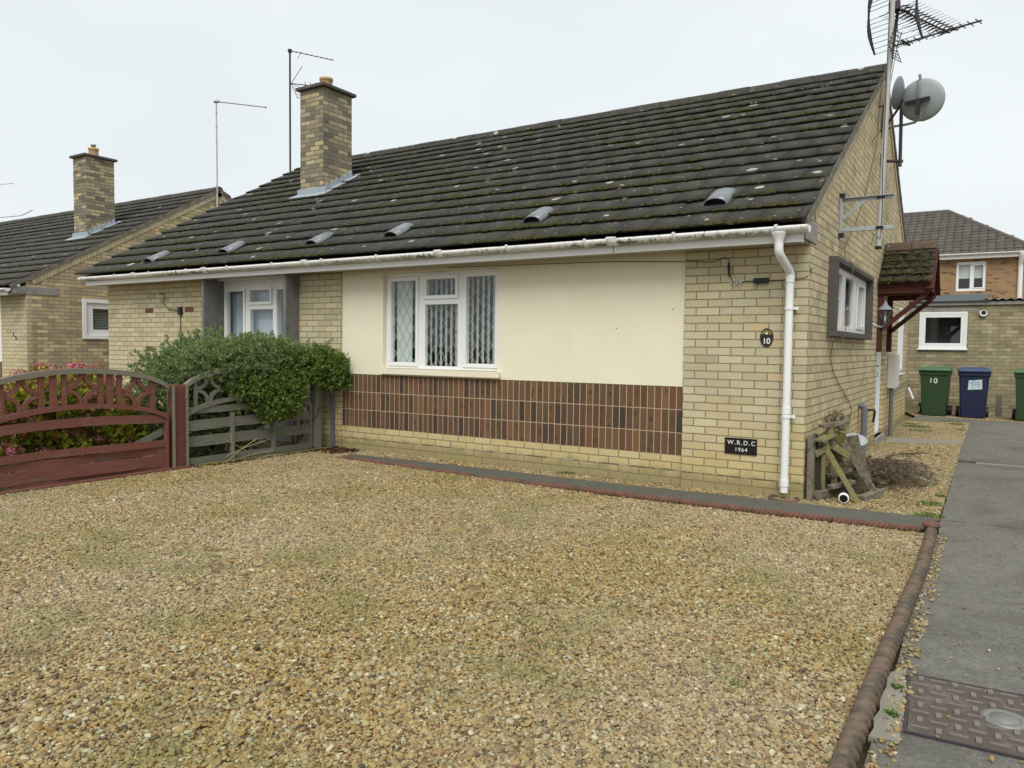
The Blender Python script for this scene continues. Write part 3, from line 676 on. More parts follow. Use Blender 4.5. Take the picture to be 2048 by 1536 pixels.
# main leaded window
T = TF(.09)
WA = window(H, T, -4.985, -3.285, 1.055, 2.21, [(-4.90, -4.515, 1.13, 2.115, True), (-4.345, -3.925, 1.935, 2.12, True), (-4.375, -3.89, 1.09, 1.825, False), (-3.76, -3.36, 1.135, 2.13, True)], wf=0, lead=True, glassw=-.02, fw=.04)
tag(WA, 'white window with diamond leading')
b = MB(); b.box(-4.31, -4.0, 2.163, 2.178, .012, .03, T); b.build('trickle_vent', 'upvc', WA)
mb = MB(); u = -4.66
while u < -3.3:
    a = R(-37); hx = .044
    mb.prism([(u - hx * math.cos(a), .185 - hx * math.sin(a), 1.08), (u + hx * math.cos(a), .185 + hx * math.sin(a), 1.08), (u + hx * math.cos(a), .185 + hx * math.sin(a), 2.19), (u - hx * math.cos(a), .185 - hx * math.sin(a), 2.19)], (.0006, .0012, 0)); u += .076
bl = fixn(mb.build('vertical_blind', 'slat', WA))
curtain(WA, TF(.19), -4.90, -4.66, 1.07, 2.2, 0, 'slat', .012, .07, name='drawn_curtain')
# left bay window
T = TF(.11)
WB = window(H, T, -8.16, -6.49, .95, 2.235, [(-8.085, -7.72, 1.03, 2.085, True), (-7.565, -7.155, 1.93, 2.09, True), (-7.58, -7.10, 1.0, 1.82, False), (-7.0, -6.57, 1.03, 2.085, True)], wf=0, glassw=-.02, fw=.045)
curtain(WB, TF(.275), -8.6, -6.52, 1.0, 2.22, 0, amp=.018, per=.085, name='net_curtain')
b = MB(); b.box(-8.16, -6.44, -.0, .11, 2.236, 2.262); b.build('head_board', 'upvc', WB)
# red-brown odd bricks of the far pier
for x, z in ((-9.95, 1.8), (-9.95, 1.2), (-8.93, 1.8), (-8.93, 1.2)): b = MB(); b.box(x, x + .215, -.004, .02, z + .005, z + .07); b.build('odd_brick', 'oddb', H)
# side window: projecting concrete surround
T = TG(0)
b = MB(); s = .05; U0, U1, V0, V1 = .87, 3.42, 1.47, 2.25
b.box(U0, U1, V1 - .055, V1, -.10, .09, T); b.box(U0, U1, V0, V0 + .06, -.10, .09, T)
b.box(U0, U0 + s, V0 + .06, V1 - .055, -.10, .09, T); b.box(U1 - s, U1, V0 + .06, V1 - .055, -.10, .09, T)
sr = b.build('concrete_surround', 'conc_sur', H, bevel=.006)
WS = window(H, T, U0 + s + .002, U1 - s - .002, V0 + .062, V1 - .057, [(1.0, 1.66, 1.60, 2.13, False), (1.86, 2.42, 1.60, 2.13, False), (2.66, 3.16, 1.63, 2.09, True)], wf=.01, glassw=-.01, fw=.05)
curtain(WS, TG(-.16), 1.0, 3.3, 1.56, 2.2, 0, 'pale_dim', .02, .16, name='pale_blind')
# side door
T = TG(-.07)
b = MB(); frame_rect(b, T, 4.72, 5.62, .10, 2.12, .055, -.06, .02); dr = b.build('door', 'doorw', H, bevel=.004)
tag(dr, 'white side door')
b = MB(); b.box(4.78, 5.56, .16, 2.06, -.05, -.012, T); b.box(4.86, 5.48, .95, 1.02, -.012, 0, T); b.box(4.86, 4.92, .25, 1.95, -.012, 0, T); b.box(5.42, 5.48, .25, 1.95, -.012, 0, T); b.build('door_leaf', 'doorw', dr)
b = MB(); b.box(4.82, 4.85, .98, 1.2, -.012, .0, T); b.tube([T(4.835, 1.12, 0), T(4.835, 1.12, .06), T(4.96, 1.12, .06)], .01, 8); b.build('handle', 'black', dr)
b = MB(); b.box(4.68, 5.66, .0, .10, -.25, .10, T); b.build('doorstep', 'conc_corb', dr, bevel=.008)
T = TG(0)
WK = window(H, T, 7.35, 8.25, .95, 2.12, [(7.43, 7.78, 1.03, 2.04, False), (7.84, 8.17, 1.03, 2.04, True)], wf=-.01, glassw=-.04, sill=.05)
b = MB(); b.box(7.6, 7.61, 1.35, 1.6, -.12, -.10, T); b.box(7.5, 7.62, 1.42, 1.62, -.10, -.09, T); b.build('window_notice', 'white', WK)
curtain(WK, TG(-.22), 7.4, 8.2, 1.0, 2.1, 0, 'slat', .015, .09, name='pale_curtain')
# porch canopy
PC = MB(); PX = .63; pe, pr_, pb = 4.55, 5.2, 5.85; ze, zr = 2.29, 2.80
PC.box(0.002, PX, pe + .0, pe + .035, ze - .17, ze - .03); PC.box(0.002, PX, pb - .035, pb, ze - .17, ze - .03)
PC.prism([(PX - .03, pe + .04, ze - .10), (PX - .03, pb - .04, ze - .10), (PX - .03, pr_, zr - .06)], (.02, 0, 0))
CN = fixn(PC.build('porch_canopy', 'brownwood', H))
sp = (zr - ze) / (pr_ - pe); ln = math.hypot(pr_ - pe, zr - ze)
tiles(.01, PX + .03, (pe - .06, ze - .05 - .0), ln + .07, 1, 5, tw=.165, th=.014, mat='tile_porch', parent=CN, name='canopy_tiles', slope=sp)
tiles(.01, PX + .03, (pb + .06, ze - .05), ln + .07, -1, 5, tw=.165, th=.014, mat='tile_porch', parent=CN, name='canopy_tiles', slope=sp)
ridge(CN, .01, PX + .03, pr_, zr + .045, 'ridge_red', r=.10, L=.34, name='canopy_ridge')
moss_lumps(CN, .02, PX, (pe - .06, ze - .05), ln, 5, 380, size=(.007, .018), slope=sp, onedge=.4, skew=1)
for y in (4.62, 5.78):
    m = MB(); m.beam((.035, y, 1.32), (.035, y, ze - .10), .065, .07, (0, 1, 0)); m.beam((.03, y, ze - .165), (PX - .02, y, ze - .165), .065, .06)
    m.beam((.04, y, 1.62), (PX - .05, y, ze - .19), .06, .07, (0, 1, 0)); m.build('canopy_bracket', 'brownwood', CN, bevel=.004)
m = MB(); m.beam((PX + .005, pe - .04, ze - .12), (PX + .005, pr_, zr - .02), .02, .10, (1, 0, 0)); m.beam((PX + .005, pb + .04, ze - .12), (PX + .005, pr_, zr - .02), .02, .10, (1, 0, 0)); m.build('bargeboard', 'brownwood', CN)
# house text plates and wall fittings are things of their own
pl = thing('date_plaque', (-.56, 0, .44), 'black rectangular plaque reading W.R.D.C 1964 low on the brick pier', 'plaque')
b = MB(); b.box(-.705, -.41, -.012, -.001, .365, .515); b.build('plate', 'signblack', pl, bevel=.002)
text('W.R.D.C', .056, lambda x, y, z: (-.552 + x, -.0125 - z, .454 + y), 'lettering', 'white', pl, .0012, .0, 1.28)
text('1964', .050, lambda x, y, z: (-.553 + x, -.0125 - z, .392 + y), 'lettering', 'white', pl, .0012, .0, 1.22)
pl = thing('house_number_plaque', (-.35, 0, 1.45), 'small black oval house number 10 with yellow flower on the brick pier', 'house number')
def oval(cx, cz, rx, rz, y0, y1, n=36, off=0):
    m = MB(); m.prism([(cx + rx * math.cos(a), y0, cz + rz * math.sin(a)) for a in [2 * math.pi * k / n for k in range(n)]], (0, y1 - y0, 0)); return m
fixn(oval(-.35, 1.445, .058, .083, -.014, -.001).build('plate', 'signblack', pl, bevel=.002))
text('10', .072, lambda x, y, z: (-.35 + x * .95, -.0145 - z, 1.388 + y), 'number', 'white', pl, .001, .0012)
m = MB()
for k in range(11):
    a = R(-20 + 22 * k); L_ = .024 + .005 * (k % 2)
    cx, cz = -.35 + .012 * math.cos(a), 1.481 + .011 * math.sin(a)
    m.prism([(cx, -.016, cz), (cx + L_ * math.cos(a - .14), -.016, cz + L_ * .62 * math.sin(a - .14)), (cx + L_ * 1.2 * math.cos(a), -.016, cz + L_ * .8 * math.sin(a)), (cx + L_ * math.cos(a + .14), -.016, cz + L_ * .62 * math.sin(a + .14))], (0, .002, 0))
fixn(m.build('flower', 'gold', pl)); fixn(oval(-.35, 1.481, .012, .01, -.0175, -.0145, 14).build('flower_centre', 'white', pl))
# ================================================================== neighbouring bungalow on the left
LX, LY = -15.0, .6
N = thing('neighbour_bungalow', (-20, 5.1, 0), 'neighbouring pale brick bungalow at the left with its gable end and small white window', 'house')
HN = (1.75, 3.0, 1.44, 2.2)
b = wall(TG(LX), LY + .102, LY + 9, -.15, 2.30, .25, [HN])
b.prism([(LX, LY, 2.30), (LX, LY + 9, 2.30), (LX, LY + 9, 2.57), (LX, LY + 4.5, 5.12), (LX, LY, 2.57)], (-.25, 0, 0)); fixn(b.build('gable_wall', 'brick_nb', N))
b = wall(TF(LY), LX - 1.06, LX, -.15, 2.30, .102); b.build('brick_pier', 'brick', N)
b = wall(TF(LY + .03), LX - 6, LX - 1.06, .9, 2.30, .2); b.build('render_panel', 'upvc', N)
b = wall(TF(LY + .035), LX - 6, LX - 1.06, .3, .9, .2); b.build('brown_brick_panel', 'soldier', N)
b = wall(TF(LY + .035), LX - 6, LX - 1.06, -.15, .3, .2); b.build('brick_plinth', 'brick', N)
b = wall(TF(LY), LX - 12, LX - 6, -.15, 2.30, .2); b.box(LX - 12, LX - .25, LY + 8.75, LY + 9, -.15, 2.5); b.box(LX - 12, LX - 11.75, LY + .2, LY + 8.75, -.15, 2.5); b.build('outer_wall', 'brick_nb', N)
b = MB(); b.box(LX - 12, LX - .012, LY - .275, LY - .003, 2.262, 2.272); b.build('soffit', 'soffit', N)
b = MB(); b.box(LX - 12, LX - .1, LY - .298, LY - .276, 2.245, 2.395); b.build('fascia', 'upvc', N)
b = MB(); b.box(LX - .2, LX + .012, LY - .26, LY + .62, 2.275, 2.43); b.build('corbel_block', 'conc_corb', N, bevel=.006)
rzL = lambda y: EZ + (y - LY - EY) * SL
RL = tiles(LX - 12.3, LX + .03, (LY + EY, EZ), SLEN, 1, 16, mat='tile_nb', parent=N)
tiles(LX - 12.3, LX + .03, (LY + 9 - EY, EZ), SLEN, -1, 16, mat='tile_nb', parent=RL, name='rear_slope')
b = MB(); y0, y1 = LY + EY + .03, LY + 9 - EY - .03; b.prism([(LX - 12.2, y0, EZ - .012), (LX - 12.2, LY + 4.5, rzL(LY + 4.5) - .03), (LX - 12.2, y1, EZ - .012), (LX - 12.2, y1, EZ), (LX - 12.2, LY + 4.5, rzL(LY + 4.5) - .005), (LX - 12.2, y0, EZ)], (12.18, 0, 0)); fixn(b.build('underlay', 'black', RL))
ridge(RL, LX - 12.3, LX + .03, LY + 4.5, rzL(LY + 4.5) + .035, 'tile_nb')
moss_lumps(RL, LX - 9, LX - .1, (LY + EY, EZ), SLEN, 16, 900, size=(.012, .028))
verge_gable(N, LX, LY + EY + .08, LY + 4.5, LY + 9 - EY - .08, rzL(LY + EY + .08), rzL(LY + 4.5))
chimney(N, -16.98, -16.44, 2.60, 3.27, 3.5, 5.62, rzL, cowl=True)
gutter(N, LX - 12, LX + .02, LY - .352, 2.372)
WN = window(N, TG(LX), 1.75, 3.0, 1.44, 2.2, [(1.93, 2.85, 1.60, 2.05, False)], wf=-.0, glassw=-.05, fw=.07)
b = MB(); frame_rect(b, TG(LX), 1.70, 3.05, 1.40, 2.25, .075, -.02, .035); b.build('surround', 'upvc', WN)
b = MB()
for k in range(15): b.box(1.9, 2.9, 1.58 + k * .034, 1.587 + k * .034, -.13, -.105, TG(LX))
b.build('venetian_blind', 'slat', WN)
b = MB(); b.box(LX - .6, LX - .55, LY + .3, 3.5, 1.3, 2.25); b.build('interior_lining', 'interior', N)
nn_ = thing('door_number', (-15.5, .6, 1.4), 'small dark house number digits on the neighbouring brick pier', 'house number')
text('1', .13, lambda x, y, z: (-15.54 + x, .592 - z, 1.42 + y), 'digit', 'dkmetal', nn_, .004); text('5', .13, lambda x, y, z: (-15.44 + x, .592 - z, 1.36 + y), 'digit', 'dkmetal', nn_, .004)

# ================================================================== outbuilding behind, with the bins
GY = 12.0
G = thing('outbuilding', (1.5, 13, 0), 'low pale brick outbuilding with flat grey roof sheets behind the wheelie bins', 'outbuilding')
HG = (-.03, .88, 1.40, 2.20)
b = wall(TF(GY), -2.5, 4.2, -.15, 2.36, .2, [HG]); b.build('wall', 'brick_gar', G)
b = MB(); b.box(-2.5, -2.3, GY + .2, GY + 4, -.15, 2.36); b.box(4.0, 4.2, GY + .2, GY + 4, -.15, 2.36); b.box(-2.3, 4.0, GY + 3.8, GY + 4, -.15, 2.36); b.build('outer_wall', 'brick_gar', G)
b = MB(); b.box(-2.3, 4, GY + .6, GY + .65, 0, 2.34); b.build('interior_lining', 'interior', G)  # sheet whose grey-blue colour stands in for the window's reflection
b = MB(); b.box(-2.6, 4.3, GY - .05, GY - .012, 2.34, 2.41); b.build('fascia', 'conc_corb', G)
b = MB(); b.prism([(-2.6, GY - .09, 2.415), (-2.6, GY - .09, 2.435), (-2.6, GY + .42, 2.60), (-2.6, GY + .42, 2.58)], (3.85, 0, 0)); fixn(b.build('roof_flashing', 'flashdk', G))
b = MB(); vs = []; n = 240
for i in range(n + 1):
    x = 1.1 + 3.2 * i / n; z = .014 * math.sin(x * 2 * math.pi / .146)
    for y, dz in ((GY - .10, 0), (GY + 4.1, .1)): vs += [(x, y, 2.455 + z + dz), (x, y, 2.447 + z + dz)]
b.add(vs, [f for i in range(n) for f in ((4 * i, 4 * i + 4, 4 * i + 6, 4 * i + 2), (4 * i + 1, 4 * i + 3, 4 * i + 7, 4 * i + 5), (4 * i, 4 * i + 1, 4 * i + 5, 4 * i + 4))]); b.box(-2.6, 1.1, GY + .4, GY + 4.1, 2.45, 2.5)
b.build('corrugated_roof', 'conc_dark', G)
WG = window(G, TF(GY), -.03, .88, 1.40, 2.20, [(.09, .76, 1.52, 2.08, False)], wf=.012, glassw=-.01, fw=.06, sill=.06)
b = MB(); b.box(-.25, 1.08, GY - .006, GY + .02, 2.215, 2.285); b.build('lintel', 'conc_corb', G)
b = MB(); b.tube([(1.17, GY + .02, 2.17), (1.17, GY - .07, 2.17)], .075, 20, caps=False); b.lathe((0, 0, 0), []) if False else None
vt = b.build('vent_pipe', 'upvc', G); b = MB(); b.tube([(1.17, GY - .045, 2.17), (1.17, GY - .060, 2.17)], .045, 18); b.build('vent_opening', 'black', vt)
b = MB(); b.tube([(1.17, GY - .03, 2.17), (1.17, GY - .055, 2.17)], .074, 20); b.build('vent_rim', 'upvc', vt)

# ================================================================== two-storey house far behind
F = thing('two_storey_house', (-2, 31, 0), 'buff red brick two-storey house far behind with brown hipped roof', 'house')
FX, FY = 2.35, 28.6
HF = (-.02, 1.0, 3.78, 4.95)
b = wall(TF(FY), -10, FX, -.15, 5.12, .25, [HF]); b.box(-10, FX, FY + 6.7, FY + 7, -.15, 5.12); b.box(-10, -9.7, FY + .25, FY + 6.7, -.15, 5.12); b.box(FX - .25, FX, FY + .25, FY + 6.7, -.15, 5.12); b.build('wall', 'brick_far', F)
b = MB(); b.box(-.6, 1.6, FY + .9, FY + .95, 3.2, 5.1); b.build('interior_lining', 'interior', F)
b = MB(); b.box(-10.3, FX + .3, FY - .3, FY - .27, 5.05, 5.22); b.box(-10.3, FX + .3, FY - .27, FY - .003, 5.05, 5.07); b.box(FX + .27, FX + .3, FY - .27, FY + 7.3, 5.05, 5.22); b.build('fascia', 'upvc', F)
gutter(F, -10.3, FX + .36, FY - .38, 5.24, r=.06)
RX, RZ = -.55, 7.55; ry = FY + 3.5; fs_ = (RZ - 5.22) / (ry - FY + .35)
rs = math.hypot(ry - FY + .35, RZ - 5.22)
ca_ = 1 / math.hypot(1, fs_)
hipx = lambda s: FX + .38 + (RX - FX - .38) * s / rs
RFAR = tiles(-10.4, FX + .38, (FY - .35, 5.20), rs, 1, 15, tw=.30, th=.030, mat='tile_far', parent=F, slope=fs_, wavy=.018, clip=lambda x, s: x < hipx(s) + .05)
b = MB(); A0 = (-10.3, FY - .33, 5.20); A1 = (FX + .33, FY - .33, 5.20); A2 = (FX + .33, FY + 7.3, 5.20); A3 = (-10.3, FY + 7.3, 5.20); B0 = (-9, ry, RZ - .03); B1 = (RX, ry, RZ - .03)
b.add([A0, A1, A2, A3, B0, B1], [(0, 1, 5, 4), (1, 2, 5), (2, 3, 4, 5), (3, 0, 4), (0, 3, 2, 1)]); b.build('hip_slope', 'tile_far', RFAR)
b = MB(); b.tube([(-9.5, ry, RZ + .0), (RX, ry, RZ + .0)], .11, 10); b.tube([(RX, ry, RZ + .0), (FX + .36, FY - .34, 5.24)], .10, 10); b.build('hip_ridge_tiles', 'tile_far', RFAR)
WF = window(F, TF(FY), -.02, 1.0, 3.78, 4.95, [(.07, .46, 3.88, 4.84, False), (.60, .90, 3.92, 4.80, True)], wf=-.03, glassw=-.06, fw=.07)
curtain(WF, TF(FY + .2), .05, .95, 4.3, 4.95, 0, 'slat', .004, .3, name='roller_blind')
b = MB(); b.tube([(2.16, FY - .38, 5.25), (2.16, FY - .38, 5.1), (2.14, FY - .08, 4.85), (2.14, FY - .06, 4.7), (2.14, FY - .06, 0)], .085, 12); b.build('downpipe', 'upvc', F)

# ================================================================== aerials and dishes
def link(parent, pts, r, mat='cable', name='cable', n=6): 
    b = MB(); b.tube(pts, r, n); return b.build(name, mat, parent)
A1_ = thing('aerial_mast', (.4, 1.38, 2.4), 'silver mast bracketed to the gable carrying a long boom aerial', 'aerial')
b = MB(); b.tube([(.372, 1.38, 2.36), (.40, 1.38, 3.6), (.436, 1.38, 5.3)], [.025, .024, .022], 16); b.build('pole', 'alu', A1_)
b = MB(); b.box(.002, .026, 1.35, 1.41, 2.50, 2.92); b.box(.02, .50, 1.395, 1.40, 2.845, 2.885); b.box(.02, .50, 1.395, 1.40, 2.545, 2.585); b.box(.02, .50, 1.36, 1.395, 2.88, 2.885); b.box(.02, .50, 1.36, 1.395, 2.545, 2.55)
b.beam((.03, 1.39, 2.68), (.24, 1.39, 2.855), .006, .03); b.build('bracket', 'galv', A1_, bevel=.002)
b = MB()
for z in (2.865, 2.565): b.tube([(.378, 1.38, z - .012), (.378, 1.38, z + .012)], .034, 12); b.box(.345, .41, 1.34, 1.42, z - .006, z + .006)
for z in (2.91, 2.51): b.box(.0, .05, 1.34, 1.42, z - .02, z + .02)
b.tube([(.372, 1.38, 2.35), (.372, 1.38, 2.38)], .032, 12); b.build('clamp', 'black', A1_)
link(A1_, [(.40, 1.36, 4.9), (.395, 1.352, 4.0), (.39, 1.352, 3.1), (.40, 1.352, 2.7), (.39, 1.35, 2.45), (.33, 1.35, 2.5), (.31, 1.36, 2.40)], .0035, 'cablebk')
def yagi(parent, base, d, up, n, L, el, name='boom_aerial', mat='dkmetal', r=.009, refl=True, taper=0):
    base, d = Vector(base), Vector(d).normalized(); up = Vector(up).normalized(); s = d.cross(up).normalized(); up = s.cross(d)
    b = MB(); b.tube([base, base + d * L], r, 8)
    for k in range(n):
        p = base + d * (L * (k + .6) / n); e = el * (1 - taper * k / n)
        b.tube([p - s * e / 2, p + s * e / 2], .0045, 6)
    if refl:
        p = base + d * (L * .02)
        for sg in (1, -1):
            q = p + up * sg * .10 - d * .0
            for k in range(4):
                c = p + up * sg * (.03 + .035 * k) + d * (.012 * k); b.tube([c - s * .09, c + s * .09], .004, 6)
            for side in (-.08, .08): b.tube([p + s * side, p + s * side + up * sg * .15 + d * .05], .004, 6)
        p = base + d * L * .17
        b.tube([p - s * .085, p + s * .085], .012, 8)
    return b.build(name, mat, parent)
A2_ = thing('rooftop_aerial', (.30, 3.6, 4.2), 'tall dark mast behind the silver one with wide corner-reflector aerial', 'aerial')
yagi(A1_, (.425, 1.375, 4.32), (.757, -.25, .0), (0, 0, 1), 12, .80, .15)
yy = Vector((.11, 3.5, 3.85))
b = MB(); b.tube([(.115, 3.5, 4.05), (.12, 3.5, 4.2), (.245, 3.5, 5.55)], [.022, .022, .019], 12); b.box(.06, .12, 3.49, 3.51, 4.36, 4.38); b.build('pole', 'dkmetal', A2_)
e_ = Vector((.915, -.40, 0)).normalized(); bd = Vector((.40, .915, 0)); hinge = Vector((-.085, 3.5, 5.50)) 
b = MB(); b2 = MB()
for sg in (-1, 1):
    pts = [hinge + Vector((0, 0, sg * .43 * t_)) + bd * (-.05 * math.sin(t_ * 3.14) + .16 * t_) for t_ in [i / 8 for i in range(9)]]
    for side in (0, .60):
        q = [p + e_ * side for p in pts]
        for i in range(8): b.beam(q[i], q[i + 1] + (q[i + 1] - q[i]) * .05, .075 * (1 - abs(i - 3.5) / 5.5), .014, e_)
    for i in range(1, 9):
        p = pts[i]; b2.tube([p, p + e_ * .60], .0035, 6)
b.build('reflector_plate', 'dkmetal', A2_); b2.build('reflector_rods', 'dkmetal', A2_)
p0 = hinge + e_ * .33 - bd * .02; b = MB(); b.tube([p0 - bd * .05, p0 + bd * 1.32], .011, 8); b.box(p0.x - .05, p0.x + .07, p0.y - .05, p0.y + .07, p0.z - .05, p0.z + .05)
b.tube([p0 + Vector((0, 0, -.02)), p0 + bd * .35 + Vector((.0, 0, .02))], .018, 8)
b.build('boom', 'dkmetal', A2_)
b = MB(); b2 = MB()
for k in range(15):
    c = p0 + bd * (.10 + k * 1.2 / 14)
    for sg in (-1, 1):
        b2.tube([c, c + e_ * sg * .24 + Vector((0, 0, .012 * sg))], .0035, 6)
        b.tube([c + e_ * sg * .02, c + e_ * sg * .06 + Vector((0, 0, .012)), c + e_ * sg * .11 + Vector((0, 0, -.004)), c + e_ * sg * .14], [.008, .011, .009, .004], 6)
b2.build('element_rods', 'alu', A2_); b.build('dipole_elements', 'dkmetal', A2_)
link(A2_, [(.235, 3.48, 5.5), (.26, 3.45, 5.1), (.20, 3.47, 4.7), (.12, 3.47, 4.1), (.03, 3.3, 3.9)], .004, 'cablebk')
# dishes on a stand-off pole
DP = thing('dish_pole', (.26, 4.4, 3.85), 'dark stand-off pole on the gable that holds the two dishes', 'bracket')
b = MB(); b.tube([(.235, 4.4, 3.80), (.225, 4.4, 4.80)], .022, 12); b.tube([(.0, 4.4, 3.90), (.27, 4.4, 3.865)], .020, 10); b.tube([(.0, 4.4, 4.28), (.225, 4.4, 4.62)], .016, 10); b.box(.0, .015, 4.34, 4.46, 3.82, 3.98); b.box(.0, .012, 4.35, 4.45, 4.22, 4.34); b.tube([(.225, 4.4, 4.625), (.36, 4.38, 4.665)], .014, 8)
b.build('pole', 'dkmetal', DP)
def dish(name, c, nrm, rx, rz, label, mat, arm=True, dep=.06):
    c = Vector(c); nrm = Vector(nrm).normalized(); r_ = Vector((0, 0, 1)).cross(nrm).normalized(); u = nrm.cross(r_)
    t_ = thing(name, c, label, 'satellite dish', 'satellite dishes')
    b = MB(); n = 32; vs = []; fs = []; K = 6
    for side in (0, 1):
        for k in range(K + 1):
            q = k / K
            for i in range(n):
                a = 2 * math.pi * i / n; vs.append(c + r_ * rx * q * math.cos(a) + u * rz * q * math.sin(a) + nrm * (dep * q * q - dep + (.008 if side else 0)))
    m = (K + 1) * n
    for side in (0, 1):
        for k in range(K):
            for i in range(n):
                j = (i + 1) % n; f = (side * m + k * n + i, side * m + k * n + j, side * m + (k + 1) * n + j, side * m + (k + 1) * n + i); fs.append(f if not side else f[::-1])
    for i in range(n): fs.append((K * n + i, K * n + (i + 1) % n, m + K * n + (i + 1) % n, m + K * n + i))
    b.add(vs, fs, True); fixn(b.build('reflector', mat, t_))
    b = MB(); bk = c - nrm * (dep + .01)
    if arm:
        b.beam(bk - r_ * rx * .45 - nrm * .01, bk + r_ * rx * .62 - nrm * .01, .05, .045, nrm); b.beam(bk + u * .02 - nrm * .03, bk - u * rz * .62 - nrm * .08, .045, .05, r_)
        b.build('back_plate', 'dkmetal', t_)
        b = MB(); b.beam(bk + u * rz * .9 - nrm * .005, bk - u * rz * .9 - nrm * .005, .028, .03, nrm); b.beam(c - u * rz * .98, c + nrm * .30 - u * rz * .3, .02, .02); b.box(c.x + nrm.x * .30 - .03, c.x + nrm.x * .30 + .03, c.y + nrm.y * .30 - .05, c.y + nrm.y * .3 + .05, c.z - rz * .3 - .03, c.z - rz * .3 + .03)
        b.beam(c + u * rz * .95, c + u * rz * 1.22, .028, .024, nrm)
        b.build('feed_arm', 'galv', t_)
    return t_, c, nrm, r_, u
d1 = dish('satellite_dish', (.20, 4.22, 4.72), (-.97, .14, .2), .23, .205, 'dark satellite dish seen edge-on close to the mast', 'dishdk', arm=False)
b = MB(); b.tube([(.225, 4.4, 4.60), (.235, 4.33, 4.64), (.225, 4.24, 4.70)], .02, 8); b.build('mount', 'dkmetal', d1[0])
d2 = dish('satellite_dish', (.475, 4.28, 4.60), (.35, 1, .28), .285, .265, 'larger pale grey satellite dish seen from behind on its curved arm', 'dish')
link(d2[0], [(.0, 4.5, 4.33), (.12, 4.48, 4.36), (.30, 4.40, 4.345), (.40, 4.30, 4.33), (.47, 4.22, 4.36), (.475, 4.20, 4.43)], .017, 'galv', 'arm', 8)
# aerial cables down the gable, two labelled things
cb = thing('aerial_cable', (.01, 1.5, 2.2), 'thin cable looping down the gable wall from the mast past the side window', 'cable')
link(cb, [(.012, 4.1, 4.85), (.014, 3.85, 4.0), (.014, 3.0, 3.2), (.014, 2.3, 2.75), (.014, 1.66, 2.42), (.03, 1.62, 2.28), (.115, 1.60, 2.24), (.115, 1.5, 1.95), (.115, 1.2, 1.48), (.02, 1.12, 1.42), (.014, 1.05, 1.25), (.014, 1.25, 1.1), (.014, 1.9, .88), (.014, 2.35, .74), (.014, 2.5, .64), (.02, 2.3, .50), (.06, 1.95, .40), (.1, 1.75, .22)], .0045)
cb = thing('wall_cable', (-.6, -.02, 1.97), 'black cable with amplifier and torn foil tape across the top of the front brick pier', 'cable')
link(cb, [(-3.95, -.02, 2.235), (-3.2, -.02, 2.225), (-1.9, .015, 2.205), (-1.13, .01, 2.165), (-1.10, -.012, 2.165), (-.86, -.012, 2.145), (-.80, -.012, 2.165), (-.75, -.014, 2.185), (-.71, -.016, 2.16), (-.70, -.02, 2.10), (-.695, -.02, 2.02), (-.67, -.02, 1.965), (-.62, -.02, 1.955), (-.46, -.02, 1.955), (-.33, -.02, 1.955), (-.15, -.012, 1.955), (-.03, -.01, 1.97), (.006, .01, 2.0), (.006, .02, 2.05), (.006, .10, 2.06)], .0035, 'cablebk')
link(cb, [(-.706, -.022, 2.13), (-.705, -.026, 2.07), (-.695, -.024, 2.0)], .009, 'cablebk', 'tape_wrap')
b = MB(); b.box(-.475, -.345, -.045, -.015, 1.935, 1.975)
for i in range(9): b.box(-.47 + i * .015, -.463 + i * .015, -.049, -.012, 1.930, 1.980)
b.build('amplifier', 'black', cb, bevel=.003)
b = MB()
for i in range(26):
    x, z = -.62 + random.gauss(0, .022), 1.955 + random.gauss(0, .016); a = random.random() * 3; w = .012
    b.prism([(x + w * math.cos(a + k * 2.1), -.02 - random.random() * .015, z + w * math.sin(a + k * 2.1)) for k in range(3)], (0, .002, 0))
fixn(b.build('foil_tape', 'alu', cb))
cb = thing('pull_cable', (-9.1, -.02, 1.8), 'dark looped cable hanging down the far brick pier beside the grey fin', 'cable')
link(cb, [(-9.55, -.02, 2.08), (-9.45, -.02, 2.10), (-9.40, -.03, 2.02), (-9.46, -.02, 1.98), (-9.42, -.02, 1.93), (-9.32, -.02, 1.85), (-9.1, -.02, 1.83), (-9.02, -.02, 1.82), (-9.02, -.015, 1.5), (-9.02, -.015, 1.0)], .006, 'cablebk')
b = MB(); b.box(-9.06, -8.98, -.04, -.005, 1.76, 1.88); b.build('junction_box', 'black', cb)
def aerial(name, base, top, label, boom_d, L, n, el, mat='dkmetal', r=.02, extra=None):
    t_ = thing(name, base, label, 'aerial'); b = MB(); b.tube([base, top], r, 8)
    b.box(top[0] - .03, top[0] + .03, top[1] - .03, top[1] + .03, top[2] - .04, top[2] + .03); b.build('pole', mat, t_)
    yagi(t_, Vector(top) - Vector(boom_d).normalized() * .05, boom_d, (0, 0, 1), n, L, el, name='boom', mat=mat, refl=False); return t_
a_ = aerial('aerial', (-11.42, 4.22, 4.2), (-11.42, 4.22, 7.54), 'dark pole aerial with two booms behind the nearer chimney', (.43, .907, 0), 1.0, 9, .12)
ab = Vector((-11.42, 4.22, 6.86)); b = MB(); b.tube([ab, ab + Vector((.62, .62, -.02))], .01, 6)
for k in range(6):
    p = ab + Vector((.22 + k * .075, .22 + k * .075, -.01)); b.tube([p - Vector((.05, -.05, .05)), p + Vector((.05, -.05, .05))], .006, 6)
b.tube([ab + Vector((.05, 0, 0)), ab + Vector((.32, .05, .32))], .006, 6)
for k in range(5): b.tube([ab + Vector((.04 + .045 * k, 0, -.02 - .075 * k)), ab + Vector((.20 + .045 * k, .06, -.08 - .075 * k))], .005, 6)
b.tube([ab + Vector((.04, 0, -.02)), ab + Vector((.24, 0, -.36))], .006, 6); b.tube([ab + Vector((.20, .06, -.08)), ab + Vector((.40, .06, -.42))], .006, 6)
